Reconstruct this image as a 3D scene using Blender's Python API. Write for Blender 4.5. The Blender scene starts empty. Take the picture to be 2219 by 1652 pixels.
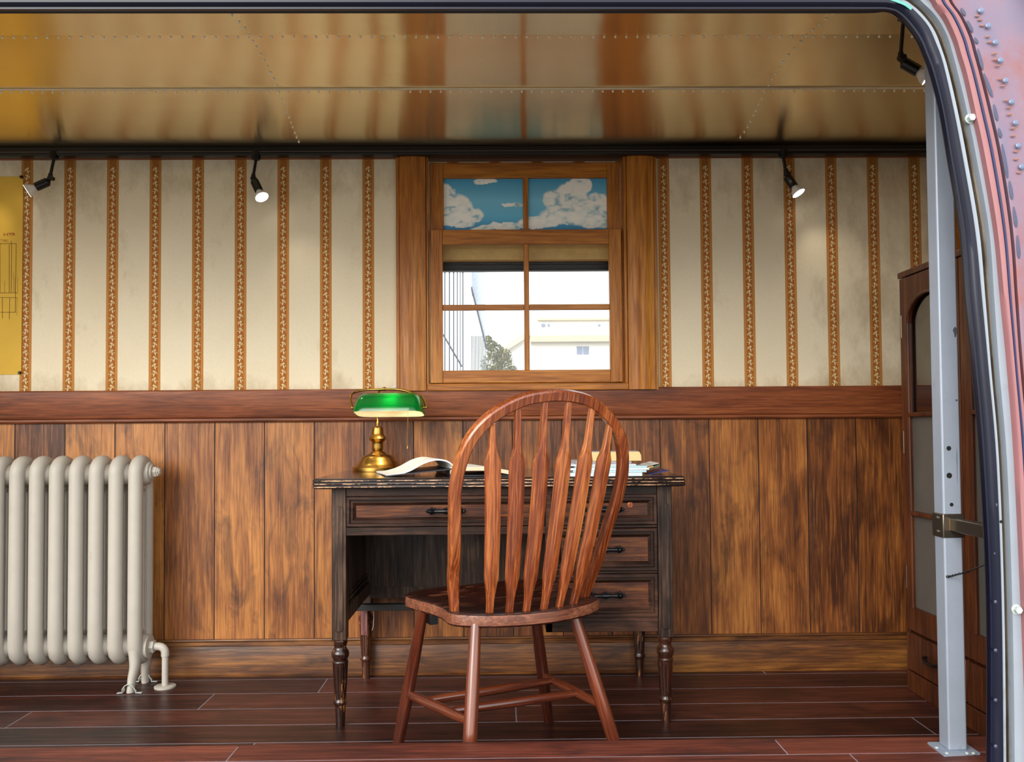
import bpy, math, random
from mathutils import Vector, Matrix, noise
random.seed(7)
PI = math.pi
sc = bpy.context.scene
COL = sc.collection
# ------------------------------------------------------------------ camera, world, exposure
F = 1826.0
CAM = Vector((0, -3.08, .875))
PSI, PITCH, ROLL, SHY = .0133, .030, -.0073, .02397
R3 = Matrix.Rotation(-PSI, 3, 'Z') @ Matrix.Rotation(PI/2+PITCH, 3, 'X') @ Matrix.Rotation(ROLL, 3, 'Z')
cd = bpy.data.cameras.new('camera'); cam = bpy.data.objects.new('camera', cd); COL.objects.link(cam)
cam.matrix_world = Matrix.Translation(CAM) @ R3.to_4x4()
cd.sensor_width = 36; cd.lens = 36*F/2219; cd.shift_y = SHY; cd.clip_start = .05; cd.clip_end = 500
sc.camera = cam
def ray(px, py):
    return R3 @ Vector(((px-1109.5)/F, (826-py)/F+SHY*2219/F, -1))
def aty(px, py, Y):
    r = ray(px, py); return CAM + r*((Y-CAM.y)/r.y)
def atz(px, py, Z):
    r = ray(px, py); return CAM + r*((Z-CAM.z)/r.z)
def atx(px, py, X):
    r = ray(px, py); return CAM + r*((X-CAM.x)/r.x)

w = bpy.data.worlds.new('world'); sc.world = w; w.use_nodes = True
wn = w.node_tree.nodes; wl = w.node_tree.links
bg = wn['Background']
tc = wn.new('ShaderNodeTexCoord'); sx = wn.new('ShaderNodeSeparateXYZ'); rp = wn.new('ShaderNodeValToRGB')
wl.new(tc.outputs['Generated'], sx.inputs[0]); wl.new(sx.outputs['Z'], rp.inputs[0]); wl.new(rp.outputs[0], bg.inputs[0])
e = rp.color_ramp.elements
e[0].position = .0; e[0].color = (1.0, .97, .92, 1); e[1].position = .7; e[1].color = (.86, .94, 1.0, 1)
bg.inputs[1].default_value = 1.0
sc.view_settings.view_transform = 'Standard'; sc.view_settings.look = 'None'
sc.view_settings.exposure = 1.47; sc.view_settings.gamma = 1; sc.view_settings.use_curve_mapping = False
sd = bpy.data.lights.new('sun', 'SUN'); sd.energy = 1.1; sd.angle = math.radians(38); sd.color = (1, .95, .88)
so = bpy.data.objects.new('sun', sd); COL.objects.link(so); so.rotation_euler = Vector((.55, 1, -.50)).to_track_quat('-Z', 'Y').to_euler()
def lamp(name, typ, loc, energy, color=(1, .93, .82), size=.02, rot=None, spot=None):
    ld = bpy.data.lights.new(name, typ); ld.energy = energy; ld.color = color
    if typ in ('POINT', 'SPOT'): ld.shadow_soft_size = size
    if typ == 'SPOT': ld.spot_size = spot or 1.6; ld.spot_blend = .8
    o = bpy.data.objects.new(name, ld); COL.objects.link(o); o.location = loc
    if rot is not None: o.rotation_euler = Vector(rot).to_track_quat('-Z', 'Y').to_euler()
    return o

# ------------------------------------------------------------------ materials
def C(r, g, b, a=1):
    f = lambda c: (c/255/12.92 if c/255 <= .04045 else ((c/255+.055)/1.055)**2.4)
    return (f(r), f(g), f(b), a)
class NT:
    def __init__(s, name):
        s.m = bpy.data.materials.new(name); s.m.use_nodes = True
        s.t = s.m.node_tree; s.b = s.t.nodes['Principled BSDF']; s.out = s.t.nodes['Material Output']
        s.tc = s.t.nodes.new('ShaderNodeTexCoord')
        s.obj = s.tc.outputs['Object']
    def put(s, sock, v):
        if v is None: return
        if isinstance(v, bpy.types.NodeSocket): s.t.links.new(v, sock)
        else: sock.default_value = v
    def math(s, op, a, b=None, c=None, clamp=False):
        n = s.t.nodes.new('ShaderNodeMath'); n.operation = op; n.use_clamp = clamp
        s.put(n.inputs[0], a); s.put(n.inputs[1], b); s.put(n.inputs[2], c); return n.outputs[0]
    def vmath(s, op, a, b=None):
        n = s.t.nodes.new('ShaderNodeVectorMath'); n.operation = op
        s.put(n.inputs[0], a); s.put(n.inputs[1], b)
        return n.outputs['Value'] if op in ('LENGTH', 'DOT_PRODUCT') else n.outputs[0]
    def map(s, v, scale=(1, 1, 1), loc=(0, 0, 0)):
        n = s.t.nodes.new('ShaderNodeMapping'); s.put(n.inputs[0], v)
        s.put(n.inputs['Scale'], scale); s.put(n.inputs['Location'], loc); return n.outputs[0]
    def noise(s, v, scale=1, detail=4, rough=.55, dist=0, out=0):
        n = s.t.nodes.new('ShaderNodeTexNoise'); s.put(n.inputs['Vector'], v); s.put(n.inputs['Scale'], scale)
        s.put(n.inputs['Detail'], detail); s.put(n.inputs['Roughness'], rough); s.put(n.inputs['Distortion'], dist)
        return n.outputs[out]
    def white(s, v):
        n = s.t.nodes.new('ShaderNodeTexWhiteNoise'); n.noise_dimensions = '3D'; s.put(n.inputs['Vector'], v); return n.outputs
    def ramp(s, v, stops):
        n = s.t.nodes.new('ShaderNodeValToRGB'); s.put(n.inputs[0], v); el = n.color_ramp.elements
        while len(el) < len(stops): el.new(.5)
        for q, (p, c) in zip(el, stops):
            q.position = p; q.color = c if isinstance(c, tuple) else (c, c, c, 1)
        return n.outputs[0]
    def mix(s, f, a, b, mode='MIX'):
        n = s.t.nodes.new('ShaderNodeMix'); n.data_type = 'RGBA'; n.blend_type = mode
        s.put(n.inputs[0], f); s.put(n.inputs[6], a); s.put(n.inputs[7], b); return n.outputs[2]
    def sep(s, v):
        n = s.t.nodes.new('ShaderNodeSeparateXYZ'); s.put(n.inputs[0], v); return n.outputs
    def comb(s, x, y, z):
        n = s.t.nodes.new('ShaderNodeCombineXYZ')
        s.put(n.inputs[0], x); s.put(n.inputs[1], y); s.put(n.inputs[2], z); return n.outputs[0]
    def bump(s, h, strength=.3, dist=.002):
        n = s.t.nodes.new('ShaderNodeBump'); s.put(n.inputs['Height'], h)
        n.inputs['Strength'].default_value = strength; n.inputs['Distance'].default_value = dist
        s.t.links.new(n.outputs[0], s.b.inputs['Normal']); return n.outputs[0]
    def fin(s, col, rough=.5, metal=0, spec=None, coat=None, emis=None, es=0):
        s.put(s.b.inputs['Base Color'], col); s.put(s.b.inputs['Roughness'], rough); s.put(s.b.inputs['Metallic'], metal)
        if spec is not None: s.put(s.b.inputs['Specular IOR Level'], spec)
        if coat: s.put(s.b.inputs['Coat Weight'], coat); s.b.inputs['Coat Roughness'].default_value = .15
        if emis: s.put(s.b.inputs['Emission Color'], emis); s.b.inputs['Emission Strength'].default_value = es
        return s.m

def wood(name, dark, mid, light, grain='Z', gs=1.0, rough=.42, plank=None, blotch=.6, island=False, coat=0, spec=.4, wear=None, stain=(30, 14, 8), bl=(2.2, 2.2, 1.3), pores=.35, shear=0, orand=False):
    n = NT(name); v = n.obj
    if orand:
        oi = n.t.nodes.new('ShaderNodeObjectInfo'); v = n.vmath('ADD', v, n.vmath('MULTIPLY', n.white(n.comb(oi.outputs['Random'], .3, .9))[1], (6, 6, 6)))
    if shear: v = n.vmath('ADD', v, n.comb(0.0, n.math('MULTIPLY', n.sep(v)[2], shear), 0.0))
    s3 = {'X': (2.6, 52, 52), 'Y': (52, 2.6, 52), 'Z': (52, 52, 2.6)}[grain]
    f3 = {'X': (8, 190, 190), 'Y': (190, 8, 190), 'Z': (190, 190, 8)}[grain]
    rnd = None
    if plank:
        ax, x0, spc = plank
        xyz = n.sep(v)
        idx = n.math('FLOOR', n.math('DIVIDE', n.math('SUBTRACT', xyz[ax], x0), spc))
        rnd = n.white(n.comb(idx, 3.3, 1.7))
        v = n.vmath('ADD', v, n.vmath('MULTIPLY', rnd[1], (7, 7, 7)))
    elif island:
        g = n.t.nodes.new('ShaderNodeNewGeometry'); rnd = n.white(n.comb(g.outputs['Random Per Island'], .5, 2))
        v = n.vmath('ADD', v, n.vmath('MULTIPLY', rnd[1], (7, 7, 7)))
    a = n.noise(n.map(v, tuple(c*gs for c in s3)), 1, 5, .6, 1.1)
    f = n.noise(n.map(v, tuple(c*gs for c in f3)), 1, 3, .6, .2)
    b = n.noise(n.map(v, bl), 1, 3, .55, .6)
    t = n.math('ADD', n.math('MULTIPLY', a, .5), n.math('MULTIPLY', b, .5))
    if rnd: t = n.math('ADD', t, n.math('MULTIPLY', n.math('SUBTRACT', rnd[0], .5), .22))
    col = n.ramp(t, [(.34, C(*dark)), (.5, C(*mid)), (.68, C(*light))])
    col = n.mix(n.ramp(f, [(.36, pores), (.52, 0.0)]), col, C(*[c*.5 for c in dark]))
    col = n.mix(n.ramp(f, [(.52, 0.0), (.68, pores*.6)]), col, C(*[min(255, c*1.18) for c in light]))
    b2 = n.noise(n.map(v, tuple(c*1.7 for c in bl), (3, 5, 1)), 1, 4, .6, .9)
    col = n.mix(n.math('MULTIPLY', n.ramp(b2, [(.52, 0.0), (.72, 1.0)]), blotch), col, C(*stain))
    if wear:
        wv = n.noise(n.map(n.obj, (9, 60, 60) if grain == 'X' else (60, 60, 9)), 1, 4, .7)
        col = n.mix(n.ramp(wv, [(.57, 0.0), (.63, 1.0)]), col, C(*wear))
    n.bump(f, .25, .0006)
    return n.fin(col, n.ramp(a, [(.3, rough+.1), (.7, rough-.08)]), 0, spec, coat or None)
def plain(name, rgb, rough=.5, metal=0, var=.12, scale=30, spec=None, dirt=None, bump=0, coat=None, dscale=14, dthr=.6):
    n = NT(name); a = n.noise(n.obj, scale, 4, .6)
    c1 = C(*[min(255, c*(1+var)) for c in rgb]); c0 = C(*[c*(1-var) for c in rgb])
    col = n.mix(a, c0, c1)
    if dirt: col = n.mix(n.ramp(n.noise(n.map(n.obj, (1, 1, .5)), dscale, 6, .68), [(dthr, 0.0), (dthr+.14, .8)]), col, C(*dirt))
    if bump: n.bump(a, bump, .001)
    return n.fin(col, rough, metal, spec, coat)
def emit(name, rgb, s):
    n = NT(name); return n.fin(C(*rgb), .5, 0, None, None, C(*rgb), s)

M = {}
# wainscot planks, rails, window wood
M['wainscot'] = wood('stained_panel_wood', (72, 36, 16), (128, 74, 34), (180, 118, 58), 'Z', 1, .42, plank=(0, .582, .1803), blotch=.8, bl=(7, 7, 2.6), stain=(52, 26, 14))
M['rail'] = wood('red_brown_rail_wood', (84, 38, 18), (124, 64, 34), (160, 94, 54), 'X', 1, .42, blotch=.35, bl=(1.3, 3, 6))
M['baseb'] = wood('baseboard_wood', (50, 25, 11), (94, 54, 24), (150, 98, 44), 'X', 1, .42, blotch=.8, bl=(2.2, 4, 9))
M['winwood'] = wood('honey_window_wood', (134, 72, 18), (172, 104, 30), (204, 138, 54), 'Z', 1, .42, blotch=.25, stain=(84, 42, 14), bl=(3, 3, 1))
M['winwoodx'] = wood('honey_window_wood_horizontal', (134, 72, 18), (172, 104, 30), (204, 138, 54), 'X', 1, .42, blotch=.25, stain=(84, 42, 14), bl=(1, 3, 3))
M['floor'] = wood('dark_red_floor_wood', (30, 12, 9), (58, 27, 20), (92, 46, 33), 'X', .8, .38, island=True, blotch=.75, stain=(22, 11, 10), spec=.5, bl=(3, 7, 3))
M['step'] = wood('red_brown_step_wood', (44, 18, 12), (82, 36, 26), (116, 58, 42), 'X', .8, .5, island=True, blotch=.85, stain=(40, 22, 24), bl=(3, 9, 3))
M['grout'] = plain('pale_floor_joint', (142, 132, 140), .7)
M['desk'] = wood('dark_oak', (20, 12, 9), (56, 40, 32), (116, 90, 72), 'Z', 1.1, .36, spec=.22, blotch=.5, stain=(16, 11, 11), wear=None, bl=(5, 5, 4))
M['deskx'] = wood('dark_oak_horizontal', (20, 11, 8), (50, 31, 24), (98, 66, 50), 'X', 1.1, .34, spec=.22, blotch=.5, stain=(16, 11, 11), bl=(4, 5, 5))
M['deskedge'] = wood('worn_dark_oak_edge', (18, 13, 14), (34, 25, 24), (54, 40, 36), 'X', 1, .3, blotch=.4, stain=(14, 12, 14), wear=(205, 160, 120))
M['desktop'] = wood('polished_dark_top', (30, 17, 12), (52, 30, 20), (80, 48, 32), 'X', .8, .16, blotch=.3, spec=.6, coat=.5)
M['drawer'] = wood('red_brown_drawer_panel', (34, 16, 11), (76, 38, 21), (132, 78, 38), 'X', 1.4, .34, spec=.3, blotch=.7, stain=(30, 20, 18), bl=(5, 5, 8))
M['turned'] = wood('turned_dark_wood', (26, 12, 8), (52, 26, 16), (88, 48, 28), 'Z', 1, .24, blotch=.4, coat=.5, wear=(150, 96, 50))
M['chair'] = wood('reddish_oak', (78, 28, 10), (132, 60, 25), (198, 120, 64), 'Z', 1.3, .28, blotch=.18, stain=(70, 22, 10), coat=.6, spec=.5, bl=(4, 4, 2.5), pores=.4, shear=.353)
M['spindle'] = wood('reddish_oak_spindle', (78, 28, 10), (134, 62, 27), (200, 122, 66), 'Z', 1.3, .28, blotch=.18, stain=(70, 22, 10), coat=.6, spec=.5, bl=(4, 4, 2.5), pores=.4, orand=True)
M['rungy'] = wood('dark_red_side_stretcher', (46, 16, 9), (84, 36, 20), (120, 62, 36), 'Y', 1.3, .28, blotch=.3, coat=.5, pores=.25)
M['rungx'] = wood('dark_red_cross_stretcher', (46, 16, 9), (84, 34, 20), (116, 56, 36), 'X', 1.3, .24, blotch=.3, coat=.7, pores=.25)
M['chairleg'] = wood('dark_red_turned_leg', (52, 18, 10), (92, 40, 22), (128, 66, 38), 'Z', 1.3, .26, blotch=.45, stain=(40, 14, 10), coat=.8, spec=.5, pores=.2, orand=True)
M['chairseat'] = wood('dark_red_seat', (26, 10, 7), (50, 21, 14), (90, 44, 30), 'X', 1.2, .3, blotch=.5, coat=.15, spec=.4, wear=(110, 64, 44))
M['seatedge'] = wood('worn_seat_edge', (74, 36, 24), (120, 70, 48), (164, 110, 80), 'X', 1.2, .4, blotch=.5, stain=(50, 22, 16))
M['bookcase'] = wood('brown_bookcase_wood', (50, 22, 10), (84, 42, 20), (118, 66, 34), 'Z', 1, .38, blotch=.5)
M['black'] = plain('black_metal', (14, 13, 13), .35, .2)
M['iron'] = plain('black_iron', (22, 24, 28), .3, .6, coat=.3)
M['blackp'] = plain('black_paint', (20, 18, 18), .4)
M['brass'] = plain('aged_brass', (178, 140, 70), .27, 1, .1, 18, dirt=(116, 72, 26), dscale=22, dthr=.56)
M['white_iron'] = plain('cream_cast_iron', (174, 167, 156), .5, 0, .04, 20, dirt=(120, 92, 62), bump=.15, dscale=16, dthr=.68)
M['steel'] = plain('galvanised_steel', (154, 163, 177), .5, .35, .06, 10, dirt=(110, 116, 128), dscale=9)
M['brushed'] = plain('bare_steel', (120, 112, 100), .3, .9, .1, 20, dirt=(110, 70, 30))
M['rust'] = plain('rusty_weld', (140, 90, 40), .7, .2, .2)
M['paper'] = plain('white_paper', (222, 218, 212), .7, 0, .03)
M['cream_paper'] = plain('cream_page_edge', (208, 192, 160), .8, 0, .08, 200)
M['cover'] = plain('dark_blue_cover', (24, 28, 40), .4)
M['kraft'] = plain('tan_card', (214, 184, 128), .7, 0, .03)
M['grey_card'] = plain('grey_card', (150, 146, 148), .7)
M['glossblue'] = plain('blue_print', (28, 48, 110), .3, 0, .3)
M['glossgreen'] = plain('green_print', (70, 100, 80), .3, 0, .4, 60)
M['glossorange'] = plain('orange_print', (190, 140, 70), .3, 0, .3, 60)
M['magwhite'] = plain('magazine_pages', (206, 216, 220), .6, 0, .1, 300)
M['magcyan'] = plain('pale_blue_magazine_pages', (176, 200, 206), .6, 0, .12, 300)
M['redink'] = plain('red_ink', (150, 40, 30), .8)
M['pencil'] = plain('brown_pencil_line', (96, 70, 26), .9)
M['faint'] = plain('faint_pencil', (148, 116, 44), .9)
M['poster'] = plain('yellow_paper', (212, 170, 62), .8, 0, .06, 9)
M['bulb'] = plain('white_bulb_glass', (225, 220, 215), .3)
M['bulbface'] = emit('lit_bulb_face', (255, 250, 240), 3.0)
M['marks'] = plain('pale_print', (200, 190, 180), .7)
M['blackhole'] = plain('hole_shadow', (8, 8, 8), .9)
M['metaltrim'] = plain('brown_metal_strip', (110, 78, 58), .35, .7, .08)
M['bolt'] = plain('pale_zinc_bolt', (196, 206, 200), .4, .4, .08)

def reeded():
    n = NT('worn_reeded_edge'); z = n.sep(n.obj)[2]; z = n.math('ADD', z, .0)
    c = n.math('COSINE', n.math('MULTIPLY', n.math('SUBTRACT', z, .731), 2*PI/.0092))
    g = n.noise(n.map(n.obj, (26, 60, 60)), 1, 5, .75)
    wv = n.math('ADD', n.math('MULTIPLY', c, .22), g)
    base = n.mix(n.noise(n.map(n.obj, (4, 60, 60)), 1, 4, .6), C(20, 15, 15), C(48, 36, 32))
    col = n.mix(n.ramp(wv, [(.66, 0.0), (.72, .9)]), base, C(206, 160, 122))
    return n.fin(col, .34, 0, .4)
M['deskedge'] = reeded()
def wallpaper():
    n = NT('striped_wallpaper'); x, y, z = n.sep(n.obj)[:3]
    fbm = n.noise(n.map(n.obj, (3, 3, 2)), 1, 5, .6)
    cream = n.mix(fbm, C(224, 208, 176), C(246, 236, 212))
    fibre = n.noise(n.map(n.obj, (160, 160, 90)), 1, 3, .6)
    cream = n.mix(n.math('MULTIPLY', fibre, .25), cream, C(176, 156, 116))
    SP = .15555
    u = n.math('SUBTRACT', n.math('FLOORED_MODULO', n.math('SUBTRACT', x, -1.571-SP/2), SP), SP/2)
    au = n.math('ABSOLUTE', u)
    band = n.math('LESS_THAN', au, .0216)
    core = n.math('LESS_THAN', au, .0118)
    lines = n.math('GREATER_THAN', n.math('SINE', n.math('MULTIPLY', au, 2*PI/.0033)), .35)
    bandc = n.mix(lines, C(172, 108, 46), C(206, 156, 92))
    dots = n.noise(n.map(n.obj, (260, 260, 260)), 1, 2, .5)
    corec = n.mix(n.math('GREATER_THAN', dots, .60), C(160, 92, 34), C(196, 146, 84))
    col = n.mix(band, cream, bandc); col = n.mix(core, col, corec)
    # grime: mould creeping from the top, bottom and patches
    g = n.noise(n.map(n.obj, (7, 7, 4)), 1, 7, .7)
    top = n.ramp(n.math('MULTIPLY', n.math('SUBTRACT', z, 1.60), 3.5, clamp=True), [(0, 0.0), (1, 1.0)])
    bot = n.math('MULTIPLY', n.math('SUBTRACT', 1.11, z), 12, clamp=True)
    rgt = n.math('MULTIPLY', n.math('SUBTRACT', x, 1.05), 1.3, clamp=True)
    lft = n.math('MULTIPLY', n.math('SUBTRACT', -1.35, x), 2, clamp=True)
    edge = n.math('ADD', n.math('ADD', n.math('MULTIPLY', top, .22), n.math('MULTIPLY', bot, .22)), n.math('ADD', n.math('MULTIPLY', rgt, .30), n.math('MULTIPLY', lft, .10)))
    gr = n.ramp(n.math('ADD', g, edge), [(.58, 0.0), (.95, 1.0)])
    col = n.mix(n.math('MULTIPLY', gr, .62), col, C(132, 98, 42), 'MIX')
    n.bump(fibre, .12, .0005)
    return n.fin(col, .75, 0, .2)
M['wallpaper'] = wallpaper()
M['vine'] = plain('cream_vine_print', (232, 214, 166), .8, 0, .1, 60)

def painted_sky():
    n = NT('painted_sky'); o = n.obj
    wob = n.noise(n.map(o, (14, 14, 14)), 1, 5, .65, .4, out=1)
    p = n.vmath('ADD', o, n.vmath('MULTIPLY', n.vmath('SUBTRACT', wob, (.5, .5, .5)), (.055, 0, .045)))
    blobs = [(985, 452, 48, 32), (1022, 465, 32, 18), (962, 425, 26, 30), (985, 482, 50, 12), (1052, 394, 26, 8), (1110, 443, 26, 5),
             (1235, 430, 42, 38), (1258, 404, 26, 22), (1205, 438, 30, 32), (1295, 450, 34, 34), (1235, 468, 70, 22), (1165, 483, 50, 16), (1100, 490, 42, 10), (1060, 494, 40, 7), (1290, 482, 50, 14)]
    f = None
    for (bx, by, rx, rz) in blobs:
        P = aty(bx, by, .024)-Vector((.096, 0, 1.02))
        d = n.vmath('LENGTH', n.vmath('MULTIPLY', n.vmath('SUBTRACT', p, (P.x, P.y, P.z)), (593/rx, 0, 593/rz)))
        v = n.math('SUBTRACT', 1.0, d)
        f = v if f is None else n.math('MAXIMUM', f, v)
    z = n.sep(o)[2]
    t = n.math('MULTIPLY', n.math('SUBTRACT', z, .591), 5.2, clamp=True)
    sky = n.ramp(t, [(0, C(24, 130, 190)), (.3, C(104, 190, 226)), (.6, C(124, 200, 232)), (1, C(74, 162, 204))])
    st = n.noise(n.map(o, (20, 20, 34)), 1, 4, .6, .6)
    cl = n.ramp(st, [(.34, C(150, 196, 208)), (.46, C(238, 244, 240)), (.6, C(255, 253, 246))])
    col = n.mix(n.ramp(f, [(.0, 0.0), (.14, 1.0)]), sky, cl)
    return n.fin(col, .35, 0, .5)
M['sky_paint'] = painted_sky()

def ceiling_metal():
    n = NT('riveted_aluminium'); v = n.obj
    wave = n.noise(n.map(v, (3.2, 2.4, 2.4)), 1, 2, .5, .3)
    h = n.math('MULTIPLY', wave, .0024)
    tg = n.comb(0.0, 1.0, -.25); n.t.links.new(tg, n.b.inputs['Tangent']); n.b.inputs['Anisotropic'].default_value = 1.0
    n.bump(h, 1.0, 1.0)
    col = n.mix(n.noise(n.map(v, (6, 30, 30)), 1, 4, .6), C(238, 216, 172), C(246, 228, 190))
    return n.fin(col, .20, 1)
M['ceil'] = ceiling_metal()
M['rivet'] = plain('bright_rivet', (255, 250, 235), .3, 0, .02)
M['edge'] = plain('sheet_edge_highlight', (235, 225, 205), .45, .3, .04)

def skin():
    n = NT('weathered_pink_metal'); v = n.obj
    a = n.noise(n.map(v, (5, 5, 2.4)), 1, 6, .62, .8); b = n.noise(n.map(v, (9, 9, 9), (3, 3, 3)), 1, 5, .6, .5)
    col = n.ramp(a, [(.34, C(108, 106, 130)), (.50, C(130, 104, 120)), (.62, C(138, 88, 88)), (.74, C(132, 70, 52))])
    col = n.mix(n.ramp(b, [(.55, 0.0), (.75, .6)]), col, C(138, 122, 138))
    return n.fin(col, .5, .2)
M['skin'] = skin()
M['pink'] = plain('pink_painted_edge', (146, 96, 98), .5, .1, .06, 12, dirt=(176, 92, 78), dscale=7)
M['blueline'] = plain('dark_blue_seal_line', (30, 34, 74), .4)
M['jamb'] = plain('weathered_grey_aluminium', (146, 154, 164), .55, .2, .06, 10, dirt=(108, 98, 84), dscale=6, dthr=.56)
M['groove'] = plain('stained_channel', (116, 104, 88), .6, .2, .15, 7, dirt=(66, 52, 36), dscale=8, dthr=.45)
M['rubber'] = plain('blue_black_rubber', (9, 13, 33), .34, 0, .25, 20, spec=.35)
M['rubberflat'] = plain('black_rubber', (18, 17, 22), .45, 0, .2, 20)
M['patina'] = plain('turquoise_patina', (90, 160, 150), .7)
M['asphalt'] = plain('grey_ground', (120, 116, 110), .9, 0, .12, 4)
M['extwhite'] = plain('white_render_wall', (222, 220, 214), .8, 0, .02, 2)
M['exteave'] = plain('beige_eave', (178, 164, 140), .8)
M['extglass'] = plain('pale_window_glass', (104, 118, 146), .2)
M['extblue'] = plain('pale_blue_panel', (180, 190, 206), .6)
M['extbar'] = plain('blue_grey_bar', (14, 34, 56), .6)
M['louver'] = plain('grey_green_slats', (112, 120, 120), .7)
M['roofm'] = plain('beige_roof', (186, 172, 150), .8)
M['trunk'] = plain('bark', (80, 64, 46), .9)
def leafmat():
    n = NT('tree_leaves'); g = n.t.nodes.new('ShaderNodeNewGeometry')
    return n.fin(n.ramp(g.outputs['Random Per Island'], [(0, C(18, 40, 12)), (.45, C(54, 76, 22)), (.8, C(120, 118, 44)), (1, C(150, 140, 66))]), .6)
M['leaf'] = leafmat()
def glass(name, tint=(1, 1, 1, 1), rough=0.0, amt=1.0, refl=.08):
    n = NT(name); t = n.t
    tr = t.nodes.new('ShaderNodeBsdfTransparent'); tr.inputs[0].default_value = tint
    gl = t.nodes.new('ShaderNodeBsdfGlossy'); gl.inputs['Roughness'].default_value = rough
    mx = t.nodes.new('ShaderNodeMixShader'); mx.inputs[0].default_value = refl
    t.links.new(tr.outputs[0], mx.inputs[1]); t.links.new(gl.outputs[0], mx.inputs[2]); t.links.new(mx.outputs[0], n.out.inputs[0])
    return n.m
M['glass'] = glass('window_glass', (.97, .98, .98, 1), 0, 1, .05)
M['bcglass'] = glass('bookcase_glass', (.62, .56, .50, 1), .03, 1, .22)
M['frost'] = plain('frosted_grey_glass', (92, 90, 84), .42, 0, .12, 6, spec=.6)
def shade_mat(name, rgb, trans, coat):
    n = NT(name); t = n.t; n.fin(C(*rgb), .12, 0, .5, coat)
    tl = t.nodes.new('ShaderNodeBsdfTranslucent'); tl.inputs[0].default_value = C(*rgb)
    mx = t.nodes.new('ShaderNodeMixShader'); mx.inputs[0].default_value = trans
    t.links.new(n.b.outputs[0], mx.inputs[1]); t.links.new(tl.outputs[0], mx.inputs[2]); t.links.new(mx.outputs[0], n.out.inputs[0])
    return n.m
M['green'] = shade_mat('green_cased_glass', (0, 118, 44), .45, 1.0)
M['opal'] = shade_mat('opal_inner_glass', (236, 220, 190), .4, .3)

# ------------------------------------------------------------------ mesh builder
class MB:
    def __init__(s, mtx=None): s.v = []; s.f = []; s.mi = []; s.M = mtx
    def add(s, vs, fs, m=0):
        k = len(s.v)
        for p in vs:
            p = Vector(p); s.v.append(s.M @ p if s.M else p)
        s.f += [tuple(i+k for i in f) for f in fs]; s.mi += [m]*len(fs); return s
    def box(s, x0, x1, y0, y1, z0, z1, m=0):
        return s.add([(x0, y0, z0), (x1, y0, z0), (x1, y1, z0), (x0, y1, z0), (x0, y0, z1), (x1, y0, z1), (x1, y1, z1), (x0, y1, z1)],
                     [(0, 3, 2, 1), (4, 5, 6, 7), (0, 1, 5, 4), (1, 2, 6, 5), (2, 3, 7, 6), (3, 0, 4, 7)], m)
    def rings(s, rs, m=0, cap=(True, True), closed=False):
        n = len(rs[0]); vs = [p for r in rs for p in r]; fs = []
        K = len(rs)
        for i in range(K if closed else K-1):
            a, b = i*n, ((i+1) % K)*n
            for j in range(n): fs.append((a+j, a+(j+1) % n, b+(j+1) % n, b+j))
        if not closed:
            if cap[0]: fs.append(tuple(reversed(range(n))))
            if cap[1]: fs.append(tuple((K-1)*n+j for j in range(n)))
        return s.add(vs, fs, m)
    def prism(s, poly, axis, a, b, m=0):
        f = {'x': lambda p, t: (t, p[0], p[1]), 'y': lambda p, t: (p[0], t, p[1]), 'z': lambda p, t: (p[0], p[1], t)}[axis]
        return s.rings([[f(p, a) for p in poly], [f(p, b) for p in poly]], m)
    def lathe(s, prof, o=(0, 0, 0), d=(0, 0, 1), seg=24, m=0, mod=None, ref=None):
        o = Vector(o); d = Vector(d).normalized()
        u = Vector(ref) if ref else (Vector((1, 0, 0)) if abs(d.x) < .9 else Vector((0, 1, 0)))
        u = (u - d*u.dot(d)).normalized(); w_ = d.cross(u)
        rs = []
        for (r, h) in prof:
            rs.append([o+d*h+(u*math.cos(2*PI*j/seg)+w_*math.sin(2*PI*j/seg))*(r*(mod(2*PI*j/seg, h) if mod else 1)) for j in range(seg)])
        return s.rings(rs, m)
    def cyl(s, p0, p1, r0, r1=None, seg=16, m=0):
        p0 = Vector(p0); p1 = Vector(p1); L = (p1-p0).length
        return s.lathe([(r0, 0), (r0 if r1 is None else r1, L)], p0, p1-p0, seg, m)
    def sph(s, c, r, seg=12, m=0, sc3=(1, 1, 1)):
        n = max(4, seg//2); rs = []
        for i in range(n+1):
            a = -PI/2+PI*i/n; rr = max(1e-5, math.cos(a))
            rs.append([(c[0]+r*sc3[0]*rr*math.cos(2*PI*j/seg), c[1]+r*sc3[1]*rr*math.sin(2*PI*j/seg), c[2]+r*sc3[2]*math.sin(a)) for j in range(seg)])
        return s.rings(rs, m)
    def sweep(s, pts, sec, up=(0, 0, 1), closed=False, m=0, scale=None):
        """sec: list of (a,b) section points, a along side axis, b along up-ish axis; scale: per-point (sa,sb)"""
        P = [Vector(p) for p in pts]; n = len(P); rs = []; up = Vector(up)
        for i in range(n):
            t = (P[(i+1) % n]-P[i-1]) if closed else (P[min(i+1, n-1)]-P[max(i-1, 0)])
            t.normalize(); u = up - t*up.dot(t)
            if u.length < 1e-4: u = Vector((0, 1, 0))
            u.normalize(); sd = t.cross(u)
            sa, sb = scale[i] if scale else (1, 1)
            rs.append([P[i]+sd*(a*sa)+u*(b*sb) for a, b in sec])
        return s.rings(rs, m, closed=closed)
def circ(r, n=12, r2=None): return [(r*math.cos(2*PI*i/n), (r2 or r)*math.sin(2*PI*i/n)) for i in range(n)]
def chbox(a, b, c): return [(a-c, -b), (a, -b+c), (a, b-c), (a-c, b), (-a+c, b), (-a, b-c), (-a, -b+c), (-a+c, -b)]
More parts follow.
